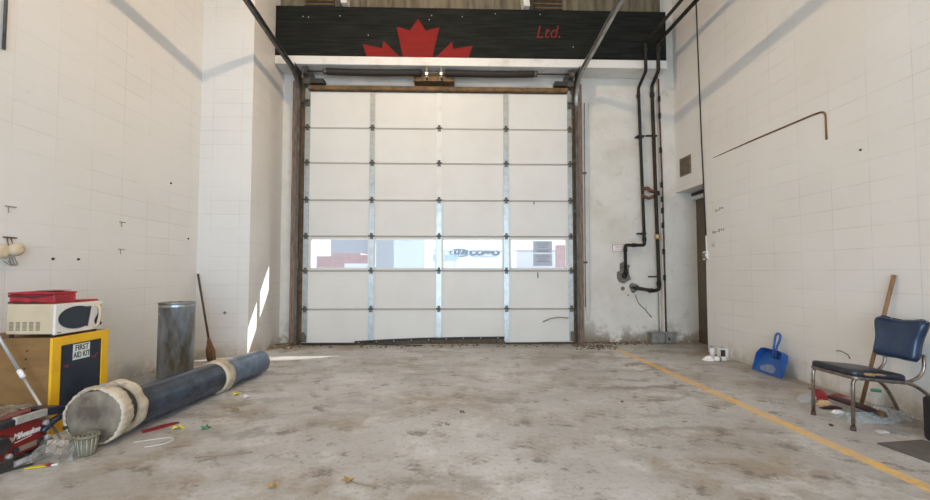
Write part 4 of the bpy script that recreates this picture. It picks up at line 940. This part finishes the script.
jr_ = empty('glass_jar', (3.74, 3.88, 0), 'clear jar with a green lid lying by the wall behind the chair', 'jar')
MB().lathe([(0, .03), (.01, .05), (.12, .052), (.14, .035)], (3.755, 3.80, .0), (0, .05, 1), 22).build('body', 'bottle', jr_); MB().lathe([(0, .037), (.02, .037)], (3.755, 3.807, .14), (0, .05, 1), 20).build('lid', 'greencap', jr_)
crumple('foil_piece', 'nail', 3.21, 3.22, .001, .045, .03, .02, 'small shiny foil piece on the floor in front of the chair', 'foil', nx=6, seed=31)
crumple('red_scrap', 'redlid', 3.75, 4.18, .001, .05, .05, .02, 'red and tan scrap at the wall foot behind the seat', 'scrap', nx=5, seed=33)
crumple('brown_cap_scrap', 'rust', 3.80, 3.72, .001, .03, .03, .035, 'small orange-brown scrap at the wall by the rear chair leg', 'scrap', nx=5, seed=34)
tag(MB().box(3.66, 3.72, 4.40, 4.44, 0, .008).build('pink_chip', 'redlid'), 'tiny reddish chip on the floor left of the litter, near the wall', 'chip')
tag(MB().ell((2.95, 3.37, .008), (.014, .02, .008), 8, 6, .2).build('dark_crumb', 'rubber'), 'small dark crumb on the floor between the chair front legs and yellow line', 'crumb')

# ------------------------------------------------------------------ litter on the open floor
def leaf(x, y, s, rz, mat, label, cat='leaf', name='dry_leaf'):
    P = []
    for k in range(10):
        a = 2 * math.pi * k / 10; r = s * (1 if k % 2 == 0 else .55); P.append((x + r * math.cos(a + rz) * 1.2, y + r * math.sin(a + rz) * .8, .004 + .012 * (k % 3)))
    m = MB().add(P + [(x, y, .014)], [(k, (k + 1) % 10, 10) for k in range(10)]); return tag(m.build(name, mat, solid=.001), label, cat)
leaf(-1.0, 2.51, .03, .3, 'leaf', 'tan dry leaf lying alone at the bottom of the floor, nearest the camera')
leaf(-.60, 2.56, .035, 1.0, 'leaf', 'tan dry leaf with a long stem on the open floor')
tag(MB().tube([(-.60, 2.56, .012), (-.54, 2.53, .006), (-.43, 2.49, .005)], .003, 6).build('leaf_stem', 'twig'), 'thin stem trailing from the tan leaf on the open floor', 'stem')
tag(MB().tube([(-1.66, 2.90, .006), (-1.50, 2.92, .008), (-1.33, 2.98, .006)], .003, 6).build('twig', 'twig'), 'thin pale twig on the floor left of the dry leaves', 'twig')
tag(MB().box(-2.07, -1.93, -.03, .03, 0, .008).xf(Matrix.Translation((0, 0, 0))).xf(Matrix.Translation((-.12, 3.44, .001))).build('yellow_wrapper', 'yleaf'), 'yellow wrapper strip on the floor beside the duct', 'wrapper') if False else leaf(-2.10, 3.445, .045, .2, 'yleaf', 'bright yellow torn wrapper on the floor beside the duct', 'wrapper', 'yellow_wrapper')
leaf(-1.89, 3.44, .04, .5, 'gleaf', 'green scrap on the floor right of the yellow wrapper', 'scrap', 'green_scrap')
leaf(-2.11, 4.36, .045, .5, 'yleaf', 'olive yellow scrap beside the duct coupling', 'scrap', 'olive_scrap')
leaf(-1.97, 4.27, .05, .9, 'white', 'white paper scrap beside the duct coupling', 'scrap', 'white_scrap')
leaf(-1.87, 3.86, .03, .9, 'twig', 'small brown dry leaf midway beside the duct')
leaf(1.55, 4.0, .012, .9, 'rust', 'tiny brown crumb on the right half of the open floor', 'crumb', 'brown_crumb')
leaf(.08, 3.75, .022, .1, 'rust', 'small rust-brown leaf in the middle of the open floor')
leaf(-.04, 3.45, .02, 1.2, 'twig', 'small dull leaf fragment in the middle of the open floor, nearer the camera')
tag(MB().prism([(-2.34, 3.39), (-2.22, 3.56), (-2.17, 3.57), (-2.18, 3.53), (-2.30, 3.35)], .003, .012, 'z').build('red_strap', 'redlid'), 'bright red strap poking out from under the duct collar', 'strap')
tag(MB().tube([(-2.24, 3.17, .006), (-2.14, 3.22, .006), (-2.04, 3.26, .006), (-1.98, 3.21, .006), (-2.00, 3.14, .006), (-2.10, 3.08, .006)], .0035, 6, .04).build('pale_string', 'whitecord'), 'thin pale string looped on the floor before the red strap', 'string')
sc_ = empty('torn_wrapper', (-2.53, 2.80, 0), 'yellow and orange torn wrapper on the floor before the clear bag', 'wrapper')
MB().prism([(-2.60, 2.765), (-2.505, 2.80), (-2.50, 2.84), (-2.59, 2.80)], .003, .009, 'z').build('yellow_piece', 'yleaf', sc_); MB().prism([(-2.52, 2.80), (-2.48, 2.81), (-2.48, 2.835), (-2.515, 2.835)], .004, .012, 'z').build('orange_end', 'redlid', sc_); MB().prism([(-2.48, 2.81), (-2.45, 2.82), (-2.455, 2.84), (-2.48, 2.832)], .003, .01, 'z').build('white_end', 'white', sc_)
# dirt swept along the door and in the corners
def grit(name, boxes, n, label, mat='dirt', smin=.004, smax=.016):
    m = MB(); rd = random.Random(len(name))
    for k in range(n):
        x0, x1, yy0, yy1 = rd.choice(boxes); s = rd.uniform(smin, smax)
        x = rd.uniform(x0, x1); y = yy1 - (yy1 - yy0) * rd.random() ** 1.8
        m.ell((x, y, s * .35), (s * 1.4, s, s * .6), 6, 4, .3)
    return tag(m.build(name, mat, origin=O0), label, 'grit', kind='stuff')
grit('floor_grit', [(-2.9, 2.1, 6.95, 7.22), (2.2, 3.3, 7.1, 7.42), (1.9, 2.6, 6.7, 7.1), (-2.9, -2.5, 6.9, 7.4)], 520, 'brown grit and dry debris swept along the foot of the overhead door')
tag(MB().tube([(-2.90, 7.0, .012), (-2.75, 7.12, .02), (-2.65, 7.3, .02), (-2.6, 7.40, .03)], .012, 8).tube([(-2.86, 6.8, .01), (-2.7, 7.02, .012), (-2.45, 7.1, .015)], .008, 8).build('corner_cable', 'twig'), 'brown cables tangled on the floor in the corner left of the overhead door', 'cable')

# roof lamp housing (out of view, the source of the warm light)
lp = empty('roof_lamp', (-.5, 4.3, 5.5), 'round enamel roof lamp hanging from the ceiling', 'lamp')
MB().lathe([(0, .30), (.06, .20), (.16, .10), (.24, .06)], (-.5, 4.3, 5.54), (0, 0, 1), 32, False, True).build('shade', 'lampwhite', lp, solid=.004)
MB().cyl((-.5, 4.3, 5.69), (-.5, 4.3, ZC), .012, 10).build('stem', 'darkgalv', lp)
